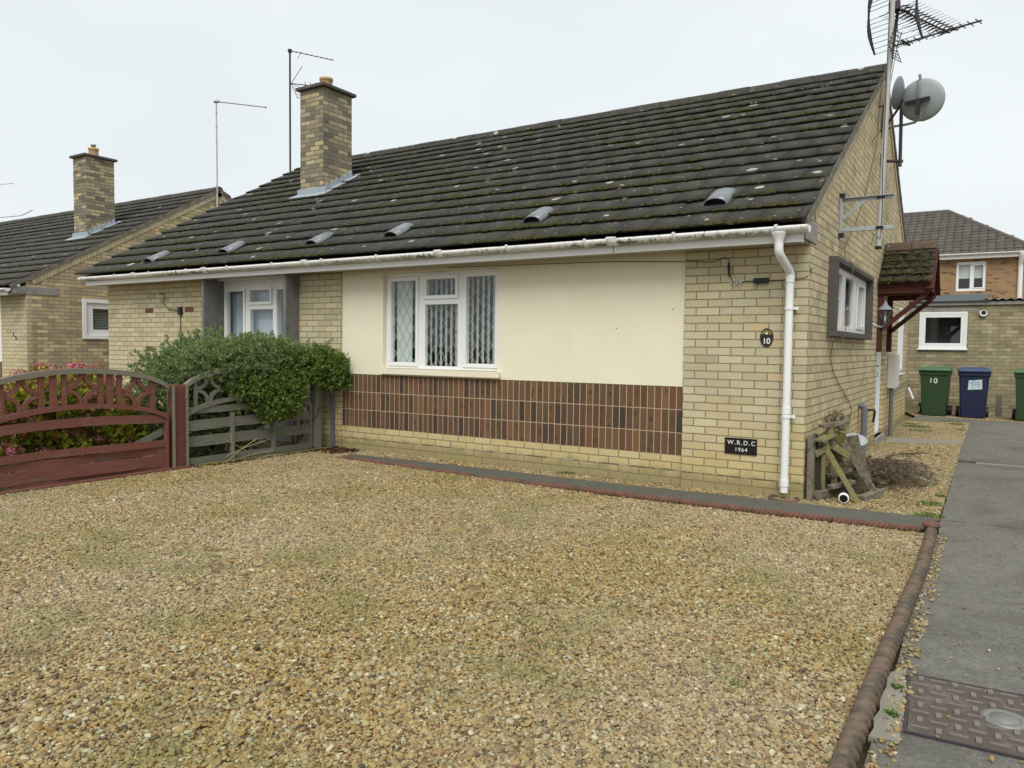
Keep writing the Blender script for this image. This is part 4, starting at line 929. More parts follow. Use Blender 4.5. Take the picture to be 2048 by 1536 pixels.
b.tube([ab + Vector((.12, .1, .52)), ab + Vector((.22, .12, .66))], .005, 6)
b.build('lower_boom', 'dkmetal', a_)
t_ = thing('aerial', (-14.95, 5.0, 4.4), 'thin pale pole aerial with one long arm on the neighbouring gable', 'aerial')
b = MB(); b.tube([(-14.93, 5.0, 4.35), (-14.97, 5.02, 7.26)], .017, 8); b.build('pole', 'alu', t_)
b = MB(); b.tube([(-14.95, 5.0, 5.0 + .0), (-14.95, 5.0, 4.38)], .026, 8)
for k in range(6): b.tube([(-14.96, 5.01, 5.2 + k * .36), (-14.96, 5.01, 5.23 + k * .36)], .022, 8)
b.tube([(-15.02, 5.0, 7.27), (-14.90, 5.04, 7.27)], .035, 8); b.build('clamp', 'galv', t_)
b = MB(); b.tube([(-14.99, 4.96, 7.27), (-14.26, 5.94, 7.27)], .016, 8)
for k in range(12): p = Vector((-14.88 + .6 * k / 11, 5.11 + .8 * k / 11, 7.27)); b.tube([p - Vector((.01, .03, 0)), p + Vector((.01, .03, 0))], .010, 6)
b.tube([(-14.27, 5.92, 7.27), (-14.25, 5.95, 7.27)], .028, 8); b.build('boom', 'alu', t_)
a_ = aerial('aerial', (-32.9, 6.8, 2.0), (-32.9, 6.8, 7.35), 'distant aerial arm just poking in at the left edge above the far roof', (1, .25, 0), 2.6, 8, .15, mat='galv', r=.03)
b = MB(); b.tube([(-32.9, 6.8, 6.35), (-31.55, 7.1, 6.30)], .02, 6); b.build('lower_boom', 'galv', a_)
cb = thing('overhead_cable', (-28, 6, 6), 'thin overhead wire running down to the neighbouring ridge at the left edge', 'cable')
link(cb, [(-33, 8, 6.35), (-29, 7, 5.95), (-24.6, 5.3, 5.5)], .012, 'cable')

# wall lantern
ln_ = thing('wall_lantern', (.12, 3.75, 1.85), 'grey carriage lantern on the gable wall under the porch canopy', 'wall lamp')
b = MB(); b.box(.002, .02, 3.74, 3.80, 1.62, 1.90); b.tube([(.01, 3.77, 1.70), (.08, 3.765, 1.66), (.15, 3.76, 1.64), (.19, 3.76, 1.68)], [.014, .016, .013, .01], 8); b.build('bracket', 'galv', ln_)
cx, cy = .19, 3.76
def ring(z, r): return [(cx + r * math.cos(R(60 * k)), cy + r * math.sin(R(60 * k)), z) for k in range(6)]
b = MB(); lo, hi = ring(1.715, .048), ring(1.86, .078)
for k in range(6): b.tube([lo[k], hi[k]], .006, 6); b.tube([lo[k], lo[(k + 1) % 6]], .006, 6); b.tube([hi[k], hi[(k + 1) % 6]], .008, 6)
b.tube([(cx, cy, 1.68), (cx, cy, 1.70)], .05, 6); b.build('lantern_frame', 'dkmetal', ln_)
b = MB(); b.add(lo + hi, [(k, (k + 1) % 6, 6 + (k + 1) % 6, 6 + k) for k in range(6)]); b.build('lantern_glass', 'glass', ln_)
b = MB(); b.lathe((cx, cy, 1.86), [(.092, 0), (.07, .025), (.04, .055), (.025, .07), (.022, .09), (.01, .10), (.008, .12), (0, .125)], 12); b.build('lantern_roof', 'dishdk', ln_)
b = MB(); b.tube([(cx, cy, 1.70), (cx, cy, 1.79)], .012, 8); b.build('candle_holder', 'white', ln_)
# meter box and pipes
mt = thing('meter_box', (.05, 6.3, .95), 'white electricity meter box on the wall beyond the side door', 'meter box')
b = MB(); b.box(.002, .12, 6.0, 6.42, .76, 1.29); b.build('cabinet', 'meter', mt, bevel=.006); b = MB(); b.box(.12, .13, 6.02, 6.40, .78, 1.27); b.build('lid', 'meter', mt, bevel=.003)
b = MB(); b.tube([(.06, 6.08, .76), (.06, 6.08, -.02)], .03, 10); b.build('conduit', 'greypipe', mt)
b = MB(); b.tube([(.03, 6.6, .66), (.03, 8.98, .78), (.05, 9.1, .79)], .012, 8); tag(b.build('wall_pipe', 'greypipe', None, org=(.03, 7.5, .7)), 'thin grey pipe running along the wall below the kitchen window', 'pipe')
b = MB(); b.tube([(.0, 3.12, .66), (.05, 3.12, .66), (.068, 3.12, .645), (.07, 3.12, .61), (.07, 3.10, .0)], .038, 12); wp = b.build('waste_pipe', 'greypipe', None, org=(.07, 3.1, 0)); tag(wp, 'grey waste pipe rising from the gravel against the gable wall', 'pipe')
b = MB(); b.tube([(.0, 3.85, .56), (.09, 3.85, .565), (.10, 3.85, .54), (.085, 3.85, .40)], .016, 8); tag(b.build('overflow_pipe', 'black', None, org=(.08, 3.85, .5)), 'small bent black pipe stub beside the door step', 'pipe')
b = MB(); b.tube([(-.02, 9.8, .62), (.07, 9.8, .40)], .022, 8); tag(b.build('offcut_pipe', 'white', None, org=(.2, 9.7, .4)), 'white plastic offcut leaning behind the gable corner', 'pipe')
b = MB(); b.box(.05, .6, 11.4, 11.5, .16, .23); b.box(.05, .6, 11.35, 11.55, .0, .05); b.box(.08, .14, 11.42, 11.48, 0, .16); b.box(.5, .56, 11.42, 11.48, 0, .16); tag(b.build('dark_rail', 'dkmetal', None, org=(.3, 11.45, 0)), 'low dark rail on the ground left of the green bin', 'rail')
b = MB(); b.box(1.45, 1.56, 11.55, 11.63, -.02, .46); tag(b.build('concrete_post_stub', 'greypost', None, org=(1.5, 11.6, 0), bevel=.006), 'short grey post stub standing against the outbuilding wall', 'post')

# ================================================================== wheelie bins
def bin_(label, body, lid, loc, rz):
    t_ = thing('wheelie_bin', (0, 0, 0), label, 'wheelie bin', 'wheelie bins by the outbuilding')
    def tap(z, w, d, dy=0): return [(-w / 2, -d / 2 + dy, z), (w / 2, -d / 2 + dy, z), (w / 2, d / 2 + dy, z), (-w / 2, d / 2 + dy, z)]
    b = MB(); lv = [tap(.02, .42, .46, .02), tap(.10, .43, .48, .02), tap(.84, .50, .60), tap(.86, .54, .64), tap(.93, .545, .645)]
    b.add([p for l in lv for p in l], [tuple([3, 2, 1, 0]), (16, 17, 18, 19)] + [(4 * i + k, 4 * i + (k + 1) % 4, 4 * i + 4 + (k + 1) % 4, 4 * i + 4 + k) for i in range(4) for k in range(4)])
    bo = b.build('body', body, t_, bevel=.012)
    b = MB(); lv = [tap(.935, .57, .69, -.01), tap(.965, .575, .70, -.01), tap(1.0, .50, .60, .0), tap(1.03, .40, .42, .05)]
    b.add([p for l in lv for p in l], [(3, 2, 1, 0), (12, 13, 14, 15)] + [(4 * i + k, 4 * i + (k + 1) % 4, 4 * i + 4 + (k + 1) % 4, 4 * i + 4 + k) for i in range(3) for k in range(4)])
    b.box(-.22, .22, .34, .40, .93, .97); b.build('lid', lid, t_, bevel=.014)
    for s in (-1, 1):
        b = MB(); b.tube([(s * .225, .235, .11), (s * .285, .235, .11)], .11, 20); b.tube([(s * .27, .235, .11), (s * .29, .235, .11)], .05, 12); b.build('wheel', 'black', t_, bevel=.006)
    return t_
def place(t_, loc, rz): t_.location = loc; t_.rotation_euler[2] = rz; return t_
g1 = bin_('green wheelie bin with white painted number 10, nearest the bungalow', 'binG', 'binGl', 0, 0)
def fr_(x, z): return -.305 - .075 * (z - .84) / -.74 * -1 if False else None
def front(z): q = (z - .10) / .74; return -((.48 / 2 - .02) + ((.60 / 2) - (.48 / 2 - .02)) * q)
TB = lambda k, z0, x0: (lambda x, y, z: (x0 + x, front(z0 + y) - .004 - z, z0 + y))
text('1', .13, TB(0, .70, -.055), 'number', 'white', g1, .001, .002); text('0', .15, TB(0, .69, .03), 'number', 'white', g1, .001, .002)
text('10', .16, lambda x, y, z: (.03 + x, -.20 + y, 1.012 + z + y * .12), 'lid_number', 'white', g1, .001, .003)
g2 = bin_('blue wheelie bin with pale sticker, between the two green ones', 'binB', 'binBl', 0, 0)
b = MB(); b.prism([(-.11, front(.58) - .004, .58), (.135, front(.60) - .004, .60), (.125, front(.79) - .004, .79), (-.10, front(.77) - .004, .77)], (0, .003, 0)); sk = fixn(b.build('sticker', simple('pale_sticker', (.52, .64, .66), .6), g2))
b = MB()
for r_i in range(4):
    z = .755 - r_i * .045; x = -.08
    while x < .10:
        w = random.uniform(.012, .045)
        if random.random() < .75: zz = z + .01 + x * .1; b.prism([(x, front(zz) - .0075, zz), (x + w, front(zz) - .0075, zz + .003), (x + w, front(zz) - .0095, zz + .022), (x, front(zz) - .0095, zz + .018)], (0, .002, 0))
        x += w + .012
fixn(b.build('sticker_print', simple('faded_blue_print', (.13, .30, .40), .6), sk))
text('10', .16, lambda x, y, z: (.0 + x, -.20 + y, 1.012 + z + y * .12), 'lid_number', 'white', g2, .001, .003)
g3 = bin_('green wheelie bin cut off by the right edge, third from the bungalow', 'binG', 'binGl', 0, 0)
text('10', .16, lambda x, y, z: (.0 + x, -.20 + y, 1.012 + z + y * .12), 'lid_number', 'white', g3, .001, .003)
place(g1, (.385, 10.95, 0), R(-3)); place(g2, (1.06, 10.88, 0), R(4)); place(g3, (2.01, 10.72, 0), R(-2))
# ================================================================== ground surfaces
def slab(name, poly, z0, z1, mat, kind='structure', bevel=0, wob=0):
    b = MB()
    if wob:
        pts = []
        for i, p in enumerate(poly):
            q = poly[(i + 1) % len(poly)]; L = math.dist(p, q); n = max(1, int(L / .07))
            for k in range(n):
                f = k / n; dx, dy = (q[0] - p[0]) / L, (q[1] - p[1]) / L; w = random.gauss(0, wob) if 0 < k else 0
                pts.append((p[0] + (q[0] - p[0]) * f - dy * w, p[1] + (q[1] - p[1]) * f + dx * w))
        poly = pts
    b.prism([(x, y, z0) for x, y in poly], (0, 0, z1 - z0)); o = fixn(b.build(name, mat)); tag(o, kind=kind); 
    return o
b = MB(); b.add([(-400, -400, -.06), (400, -400, -.06), (400, 500, -.06), (-400, 500, -.06)], [(0, 1, 2, 3)]); tag(b.build('ground', 'soil'), kind='structure')
slab('path', [(-5.05, -.64), (-3.3, -.72), (-1.6, -.82), (-.23, -.80), (1.05, -.72), (1.05, -.235), (-.4, -.262), (-1.85, -.34), (-3.6, -.335), (-5.1, -.40)], -.05, .024, 'path', wob=.004)
slab('driveway', [(1.075, -.225), (1.09, -7.5), (5, -7.5), (5, -.225)], -.05, .012, 'drive', wob=.004)
slab('driveway_middle', [(1.072, .82), (1.078, -.215), (5, -.215), (5, .82)], -.05, .014, 'drive', wob=.003)
slab('driveway_far', [(1.062, 3.50), (1.068, .83), (5, .83), (5, 3.50)], -.05, .010, 'drive', wob=.003)
slab('driveway_back', [(1.05, 10.2), (1.06, 3.68), (5, 3.68), (5, 10.2)], -.05, .013, 'drive', wob=.003)
slab('drain_strip', [(1.25, 3.67), (1.25, 3.51), (5, 3.51), (5, 3.67)], -.05, .008, 'iron')
slab('threshold_strip', [(.10, 5.1), (.10, 5.78), (1.05, 6.0), (1.05, 5.55)], -.05, .020, 'patch', wob=.004)
slab('back_path', [(.08, 9.35), (.08, 10.6), (1.045, 10.3), (1.045, 9.55)], -.05, .014, 'drive', wob=.004)
slab('cement_patch', [(1.13, -3.52), (1.075, -3.60), (1.07, -4.22), (1.165, -4.2)], .0, .018, 'patch', wob=.004)
# manhole cover with frame and raised pattern
MH = thing('manhole_cover', (1.45, -3.83, .02), 'rusty rectangular iron manhole cover with raised pattern in the drive', 'manhole cover')
a0 = R(3.5); mo = Vector((1.138, -3.575, .0)); ux = Vector((math.cos(a0), math.sin(a0), 0)); uy = Vector((math.sin(a0), -math.cos(a0), 0))
TM = lambda u, v, w: tuple(mo + ux * u + uy * v * 1.1 + Vector((0, 0, w)))
b = MB(); frame_rect(b, TM, -.004, .624, -.004, .494, .010, .010, .021); b.build('frame', 'dkmetal', MH)
b = MB(); b.box(.008, .612, .008, .482, .008, .020, TM); b.build('plate', 'rust', MH)
b = MB()
for i in range(10):
    for j in range(8):
        u, v = .045 + i * .059, .04 + j * .0585
        if (u - .31) ** 2 + (v - .245) ** 2 < .085 ** 2: continue
        if (i + j) % 2: b.box(u - .028, u + .028, v - .005, v + .005, .020, .027, TM)
        else: b.box(u - .009, u + .009, v - .018, v + .018, .020, .027, TM)
b.build('raised_pattern', 'rust_raised', MH)
b = MB(); c = TM(.31, .245, 0); b.lathe(c, [(.075, .020), (.074, .027), (.052, .027), (.050, .024), (.046, .024), (.045, .028), (0, .028)], 30); b.build('centre_boss', 'iron', MH)

# rope-top edging lengths
def rope(p0, p1, r, pitch, name, mat, label, group, z=.03, lobes=2, flip=1, amp=.72):
    p0, p1 = Vector((*p0, z)), Vector((*p1, z)); d = p1 - p0; L = d.length; d.normalize(); s = d.cross(Vector((0, 0, 1))); n = max(24, int(L / pitch * 10)); m = 22; V = []; Fc = []
    for i in range(n + 1):
        t_ = L * i / n; end = min(1, .84 + min(t_, L - t_) / .008 * .16)
        for k in range(m):
            a = 2 * math.pi * k / m; rr = r * (1 + amp * (abs(math.sin(lobes * a / 2 + flip * math.pi * t_ / pitch)) ** .8 - .6)) * end
            V.append(p0 + d * t_ + s * rr * math.cos(a) + Vector((0, 0, rr * math.sin(a))))
    for i in range(n):
        for k in range(m):
            q = (k + 1) % m; Fc.append((i * m + k, i * m + q, (i + 1) * m + q, (i + 1) * m + k))
    b = MB(); b.add(V, Fc, True); b.add(V[:m], [tuple(range(m))[::-1]]); b.add(V[-m:], [tuple(range(m))])
    b.box(0, 0, 0, 0, 0, 0) if False else None
    q0, q1 = p0 + Vector((0, 0, -.035)), p1 + Vector((0, 0, -.035)); b.beam(q0, q1, r * .8, .06)
    o = b.build(name, mat, None, org=p0); tag(o, label, 'edging'); o['group'] = group; return o
ORD = ['first', 'second', 'third', 'fourth', 'fifth', 'sixth', 'seventh', 'eighth', 'ninth', 'tenth', 'eleventh', 'twelfth']
pts = [(.985, -.762), (.38, -.800), (-.22, -.828), (-.82, -.842), (-1.42, -.848), (-2.02, -.825), (-2.62, -.79), (-3.22, -.752), (-3.82, -.722), (-4.42, -.69), (-5.0, -.655)]
for i in range(10):
    p, q = Vector(pts[i]), Vector(pts[i + 1]); e = (q - p).normalized() * .0015
    rope(p + e + Vector((0, random.uniform(-.005, .005))), q - e + Vector((0, random.uniform(-.005, .005))), .027, .036, 'rope_edging', 'terra', f'terracotta rope edging length, {ORD[i]} from the corner post along the path', 'rope edging beside the path', z=.024 + random.uniform(-.002, .002) - (.012 if i > 4 else 0) - (.006 if i in (6, 7) else 0), flip=-1)
y = -.80; i = 0
while y > -5.6:
    XS = [1.050, 1.062, 1.064, 1.052, 1.046, 1.036, 1.032, 1.03, 1.03, 1.03, 1.03]; x = XS[i]; xn = XS[i + 1]
    rope((x, y), (xn, y - .581), .030, .064, 'rope_edging', 'terrab', f'brown rope edging length beside the drive, {ORD[i]} from the corner post towards the viewer', 'rope edging beside the drive', z=.034, lobes=1)
    y -= .583; i += 1
b = MB(); b.lathe((1.045, -.765, -.05), [(0, 0), (.050, 0), (.050, .11), (.062, .115), (.062, .13), (.045, .145), (0, .15)], 20); tag(b.build('edging_corner_post', 'terra', None, org=(1.045, -.765, 0)), 'round terracotta corner piece where both rope edgings meet', 'edging')

# ================================================================== gravel (instanced pebbles over a bed sheet)
def inpoly(poly): return poly
def gravel(name, polys, dens, mean, z=.0, seed=0, bed=True):
    b = MB()
    for P in polys: b.add([(x, y, z) for x, y in P], [tuple(range(len(P)))])
    o = fixn(b.build(name, 'bed')); 
    for p in o.data.polygons:
        if p.normal.z < 0: p.flip()
    tag(o, kind='stuff')
    g = bpy.data.node_groups.new(name, 'GeometryNodeTree'); g.interface.new_socket('Geometry', in_out='INPUT', socket_type='NodeSocketGeometry'); g.interface.new_socket('Geometry', in_out='OUTPUT', socket_type='NodeSocketGeometry')
    N_ = g.nodes; L_ = g.links; gi = N_.new('NodeGroupInput'); go = N_.new('NodeGroupOutput'); j = N_.new('GeometryNodeJoinGeometry'); L_.new(j.outputs[0], go.inputs[0])
    if bed: L_.new(gi.outputs[0], j.inputs[0])
    def layer(dn, r, subd, zo, sd, s0=(.6, .55, .42), s1=(1.4, 1.15, .8)):
        d = N_.new('GeometryNodeDistributePointsOnFaces'); d.inputs['Density'].default_value = dn; d.inputs['Seed'].default_value = sd; L_.new(gi.outputs[0], d.inputs['Mesh'])
        off = N_.new('GeometryNodeSetPosition'); rz_ = N_.new('FunctionNodeRandomValue'); rz_.data_type = 'FLOAT_VECTOR'; rz_.inputs[0].default_value = (0, 0, -.002 + zo); rz_.inputs[1].default_value = (0, 0, .008 + zo); L_.new(rz_.outputs[0], off.inputs['Offset']); L_.new(d.outputs['Points'], off.inputs['Geometry'])
        ico = N_.new('GeometryNodeMeshIcoSphere'); ico.inputs['Radius'].default_value = r; ico.inputs['Subdivisions'].default_value = subd
        # lumpy pebble form
        sp_ = N_.new('GeometryNodeSetPosition'); nz = N_.new('ShaderNodeTexNoise'); nz.inputs['Scale'].default_value = .55 / r; nz.inputs['Detail'].default_value = 1
        v = N_.new('ShaderNodeVectorMath'); v.operation = 'SUBTRACT'; v.inputs[1].default_value = (.5, .5, .5); v2 = N_.new('ShaderNodeVectorMath'); v2.operation = 'SCALE'; v2.inputs['Scale'].default_value = r * 1.0
        L_.new(nz.outputs['Color'], v.inputs[0]); L_.new(v.outputs[0], v2.inputs[0]); L_.new(v2.outputs[0], sp_.inputs['Offset']); L_.new(ico.outputs['Mesh'], sp_.inputs['Geometry'])
        ss = N_.new('GeometryNodeSetShadeSmooth'); L_.new(sp_.outputs[0], ss.inputs[0])
        sm = N_.new('GeometryNodeSetMaterial'); sm.inputs['Material'].default_value = M['pebble']; L_.new(ss.outputs[0], sm.inputs[0])
        ip = N_.new('GeometryNodeInstanceOnPoints'); L_.new(off.outputs[0], ip.inputs['Points']); L_.new(sm.outputs[0], ip.inputs['Instance'])
        rr = N_.new('FunctionNodeRandomValue'); rr.data_type = 'FLOAT_VECTOR'; rr.inputs[0].default_value = (-.45, -.45, 0); rr.inputs[1].default_value = (.45, .45, 6.283); rr.inputs['Seed'].default_value = 3; L_.new(rr.outputs[0], ip.inputs['Rotation'])
        rs_ = N_.new('FunctionNodeRandomValue'); rs_.data_type = 'FLOAT_VECTOR'; rs_.inputs[0].default_value = s0; rs_.inputs[1].default_value = s1; rs_.inputs['Seed'].default_value = 5; L_.new(rs_.outputs[0], ip.inputs['Scale'])
        L_.new(ip.outputs[0], j.inputs[0])
    layer(dens, mean, 2, 0, seed); layer(dens * .12, mean * 1.45, 2, .003, seed + 7); layer(dens * .012, mean * 2.0, 2, .004, seed + 9)
    md = o.modifiers.new('pebbles', 'NODES'); md.node_group = g; return o
gravel('gravel', [[(1.02, -.80), (1.02, -6.5), (-1.2, -6.7), (-5.8, -4.6), (-5.83, -.33), (-5.15, -.38), (-5.08, -.66), (-3.3, -.77), (-1.5, -.865), (0, -.83)]], 12200, .0076, z=.004, seed=1)
gravel('side_gravel', [[(.0, .0), (.0, 9.3), (1.045, 9.5), (1.06, -.22), (.0, -.20)], [(0, -.25), (0, 0), (-5.65, .035), (-5.65, -.36), (-5.1, -.39), (-3.6, -.33), (-1.85, -.335), (-.4, -.258)], [(.1, 10.5), (3.2, 10.25), (3.2, 12), (-.3, 12)]], 9500, .0080, z=-.002, seed=3)
gravel('neighbour_gravel', [[(-5.95, -.1), (-5.95, -5.5), (-12, -4.5), (-14.9, 1.2), (-11.1, 1.2), (-11.0, 0)]], 2600, .014, z=-.008, seed=5)
gravel('spilled_gravel', [[(1.09, -.85), (1.15, -.85), (1.17, -6), (1.09, -6)]], 1500, .0085, z=.012, seed=11, bed=False)
gravel('stray_gravel', [[(1.15, -.3), (1.9, -.3), (1.9, -6), (1.15, -6)], [(.9, .8), (2, .8), (2, 10), (.9, 10)], [(-5, -.62), (1, -.7), (1, -.25), (-5, -.42)]], 22, .006, z=.016, seed=12, bed=False)
slab('planting_bed', [(-5.9, -.02), (-5.9, -4.4), (-7.2, -4.2), (-7.6, -.02)], -.05, .004, 'darkgap')  # soil coloured extra dark to paint in the shade under the shrub
slab('bed_board', [(-5.86, -.38), (-5.2, -.30), (-5.3, .0), (-5.84, .0)], -.05, .012, 'darkgap', wob=.01)

# ================================================================== fence
FXP = -5.87
def arcz(y, yc, hw, ze, zm):   # circular-ish arch height
    q = (y - yc) / hw; return ze + (zm - ze) * math.sqrt(max(0, 1 - .92 * q * q)) * 1.39 - (zm - ze) * .39 if abs(q) <= 1 else ze
def arch(mb, yc, hw, ze, zm, h, x0, x1, n=28):
    for i in range(n):
        a, b_ = yc - hw + 2 * hw * i / n, yc - hw + 2 * hw * (i + 1) / n; za, zb = arcz(a, yc, hw, ze, zm), arcz(b_, yc, hw, ze, zm)
        mb.add([(x, y, z) for x in (x0, x1) for y, z in ((a, za - h), (b_, zb - h), (b_, zb), (a, za))], [(0, 1, 2, 3), (7, 6, 5, 4), (0, 4, 5, 1), (3, 2, 6, 7)] + ([(0, 3, 7, 4)] if i == 0 else []) + ([(1, 5, 6, 2)] if i == n - 1 else []))
def fence_panel(yc, hw, label, mat, capmat, slats, cells, boards, name='wooden_fence', rot=0):
    P = thing(name, (FXP, yc, 0), label, 'fence panel')
    b = MB(); arch(b, yc, hw, .90, 1.085, .05, FXP - .025, FXP + .035); fixn(b.build('top_arch', capmat, P))
    b = MB(); arch(b, yc, hw, .575, .745, .045, FXP - .022, FXP + .032); fixn(b.build('lower_arch', mat, P))
    topz = lambda y: arcz(y, yc, hw, .90, 1.085) - .045; lowz = lambda y: arcz(y, yc, hw, .575, .745) - .004
    for a, c in slats:
        b = MB(); b.box(FXP - .012, FXP + .012, a, c, min(lowz(a), lowz(c)), max(topz(a), topz(c))); b.build('baluster', mat, P, bevel=.002)
    for a, c in cells:
        b = MB(); cy = (a + c) / 2; cz = (topz(cy) + lowz(cy)) / 2; w = (c - a) / 2; h = (topz(cy) - lowz(cy)) / 2
        for sy in (-1, 1):
            for sz in (-1, 1):
                oy, oz = cy + sy * w, cz + sz * h; n = 12; vs = []
                for i in range(n + 1):
                    t_ = math.pi / 2 * i / n
                    for rr in (1.0, .76):
                        for x in (FXP - .014, FXP + .016): vs.append((x, oy - sy * w * rr * math.cos(t_) * 1.02, oz - sz * h * rr * math.sin(t_) * 1.02))
                fs = []
                for i in range(n):
                    k = 4 * i; fs += [(k, k + 4, k + 5, k + 1), (k + 2, k + 3, k + 7, k + 6), (k, k + 2, k + 6, k + 4), (k + 1, k + 5, k + 7, k + 3)]
                b.add(vs, fs)
        fixn(b.build('curved_fretwork', mat, P))
    for (z0, z1, dx, sag) in boards:
        b = MB(); n = 6; y0, y1 = yc - hw + .01, yc + hw - .01
        for i in range(n):
            a, c = y0 + (y1 - y0) * i / n, y0 + (y1 - y0) * (i + 1) / n; f = lambda y: sag * math.sin((y - y0) / (y1 - y0) * math.pi); g_ = lambda y: .014 * math.sin((y - y0) * 5.0 + dx * 90)
            b.add([(FXP + x + g_(y), y, z + f(y)) for x in (dx - .006, dx + .006) for y, z in ((a, z0), (c, z0), (c, z1), (a, z1))], [(0, 1, 2, 3), (7, 6, 5, 4), (0, 4, 5, 1), (3, 2, 6, 7)] + ([(0, 3, 7, 4)] if i == 0 else []) + ([(1, 5, 6, 2)] if i == n - 1 else []))
        fixn(b.build('board', mat, P))
    for y in (yc - hw * .33, yc + hw * .33) if mat != 'redwood' else ():
        b = MB(); b.box(FXP - .02, FXP + .028, y - .02, y + .02, .03, .56); b.build('batten', mat, P, bevel=.002)
    for y in (yc - hw + .012, yc + hw - .012): 
        b = MB(); b.box(FXP - .02, FXP + .024, y - .018, y + .018, .0, .60 if mat == 'redwood' else .6); b.build('end_batten', mat, P, bevel=.002)
    return P
FR = fence_panel(-3.20, .90, 'arched fence panel painted dark red with curved fretwork, at the left edge', 'redwood', 'greycap',
    [(-3.865, -3.84), (-3.56, -3.51), (-3.46, -3.40), (-3.355, -3.31), (-3.02, -2.97), (-2.93, -2.875), (-2.83, -2.78), (-2.49, -2.435)],
    [(-3.84, -3.56), (-3.31, -3.02), (-2.78, -2.49)], [(.50, .585, .012, .035), (.255, .325, .014, .012), (.175, .25, -.014, .006), (.055, .172, .016, .008), (-.02, .055, .0, 0)])
b = MB(); b.beam((FXP - .03, -3.1, .10), (FXP - .03, -2.32, .42), .012, .07, (0, 0, 1)); b.build('loose_board', 'greywood', FR)
FG = fence_panel(-1.215, .88, 'arched grey weathered fence panel half hidden by the green shrub', 'greywood', 'greycap',
    [(-1.985, -1.945), (-1.48, -1.44), (-1.40, -1.36), (-1.0, -.96), (-.92, -.88), (-.48, -.44)], [(-1.945, -1.66), (-1.34, -1.02), (-.86, -.50)],
    [(.575, .65, .0, .0), (.39, .50, .012, .01), (.215, .33, -.008, .0), (.03, .10, .012, 0), (-.02, .03, .004, 0)])
def post(y, w, d, h, label, mat, cap=None, lean=0, x=FXP):
    P = thing('fence_post', (x, y, 0), label, 'fence post'); b = MB()
    b.beam((x, y, -.02), (x + lean, y, h), w, d, (1, 0, 0)); b.build('post', mat, P, bevel=.004)
    if cap:
        b = MB(); b.box(x + d / 2 + .001, x + d / 2 + .022, y - w / 2 - .02, y - w / 2 + .0, 0, h - .01); b.box(x + d / 2 + .001, x + d / 2 + .02, y + w / 2 - .0, y + w / 2 + .02, 0, h - .01); b.box(x - d / 2 - .02, x - d / 2 - .001, y - w / 2, y + w / 2, 0, h - .02); b.build('side_batten', 'greypost', P)
    return P
post(-2.185, .135, .10, .895, 'peeling dark red fence post between the red and grey panels', 'redpost', True)
post(-.245, .105, .10, .86, 'grey wooden fence post beside the shrub near the house wall', 'greypost')
b = MB(); b.box(FXP + .06, FXP + .10, .0 - .055, -.012, 0, .80); tag(b.build('metal_post', 'greypipe', None, org=(FXP + .08, -.03, 0)), 'thin grey metal post fixed to the brick corner at the end of the fence', 'fence post')
b = MB(); b.beam((FXP + .10, -4.1, .012), (FXP + .08, -2.1, .012), .05, .045); tag(b.build('ground_board', 'redwood', None, org=(FXP + .1, -3, 0)), 'long red board lying at the foot of the red fence panel', 'board')
b = MB(); b.beam((FXP + .09, -2.05, .018), (FXP + .14, -.1, .014), .04, .04); tag(b.build('ground_board', 'oldwood', None, org=(FXP + .1, -1, 0)), 'thin mossy board lying at the foot of the grey fence panel', 'board')

# ================================================================== plants
def leafmat(name, cols, rough=.5, trans=.25):
    t = NT(name); rnd = t.n('NewGeometry').outputs['Random Per Island']
    c = t.ramp(rnd, [(i / (len(cols) - 1), c_) for i, c_ in enumerate(cols)])
    t.pbr(c, .7, 0, None, spec=.15)
    tl = t.n('BsdfTranslucent'); t.l(c, tl.inputs[0]); mx = t.n('MixShader'); mx.inputs[0].default_value = trans
    t.l(t.b.outputs[0], mx.inputs[1]); t.l(tl.outputs[0], mx.inputs[2]); t.l(mx.outputs[0], t.out.inputs[0]); return t.m
M['leafA'] = leafmat('shrub_leaf', [(.10, .16, .06), (.16, .24, .08), (.27, .34, .16), (.20, .28, .07), (.36, .42, .26), (.12, .19, .06), (.25, .30, .08)])
M['leafB'] = leafmat('climber_leaf', [(.07, .13, .035), (.12, .20, .05), (.20, .29, .06), (.09, .16, .04), (.31, .40, .09), (.11, .17, .05)])
M['leafH'] = leafmat('hydrangea_leaf', [(.16, .26, .03), (.30, .40, .05), (.50, .48, .07), (.22, .32, .04), (.40, .42, .06), (.42, .14, .06), (.16, .26, .03)], trans=.4)
M['petal'] = leafmat('pink_petal', [(.42, .055, .13), (.55, .14, .22), (.34, .06, .11), (.60, .28, .32), (.40, .15, .13)], .7)
M['petald'] = leafmat('faded_flower', [(.34, .10, .11), (.42, .17, .15), (.24, .08, .07), (.46, .26, .19)], .8)
M['weed'] = leafmat('weed_leaf', [(.07, .12, .03), (.12, .19, .05), (.17, .24, .06), (.09, .15, .04)])
M['redleaf'] = leafmat('reddish_leaf', [(.30, .07, .05), (.20, .15, .10), (.19, .21, .14), (.24, .25, .18), (.22, .08, .06), (.16, .18, .11), (.28, .27, .2)], .7)
M['twig'] = simple('brown_twig', (.09, .065, .045), .9, var=.3)
M['straw'] = simple('straw_twig', (.30, .26, .15), .9)
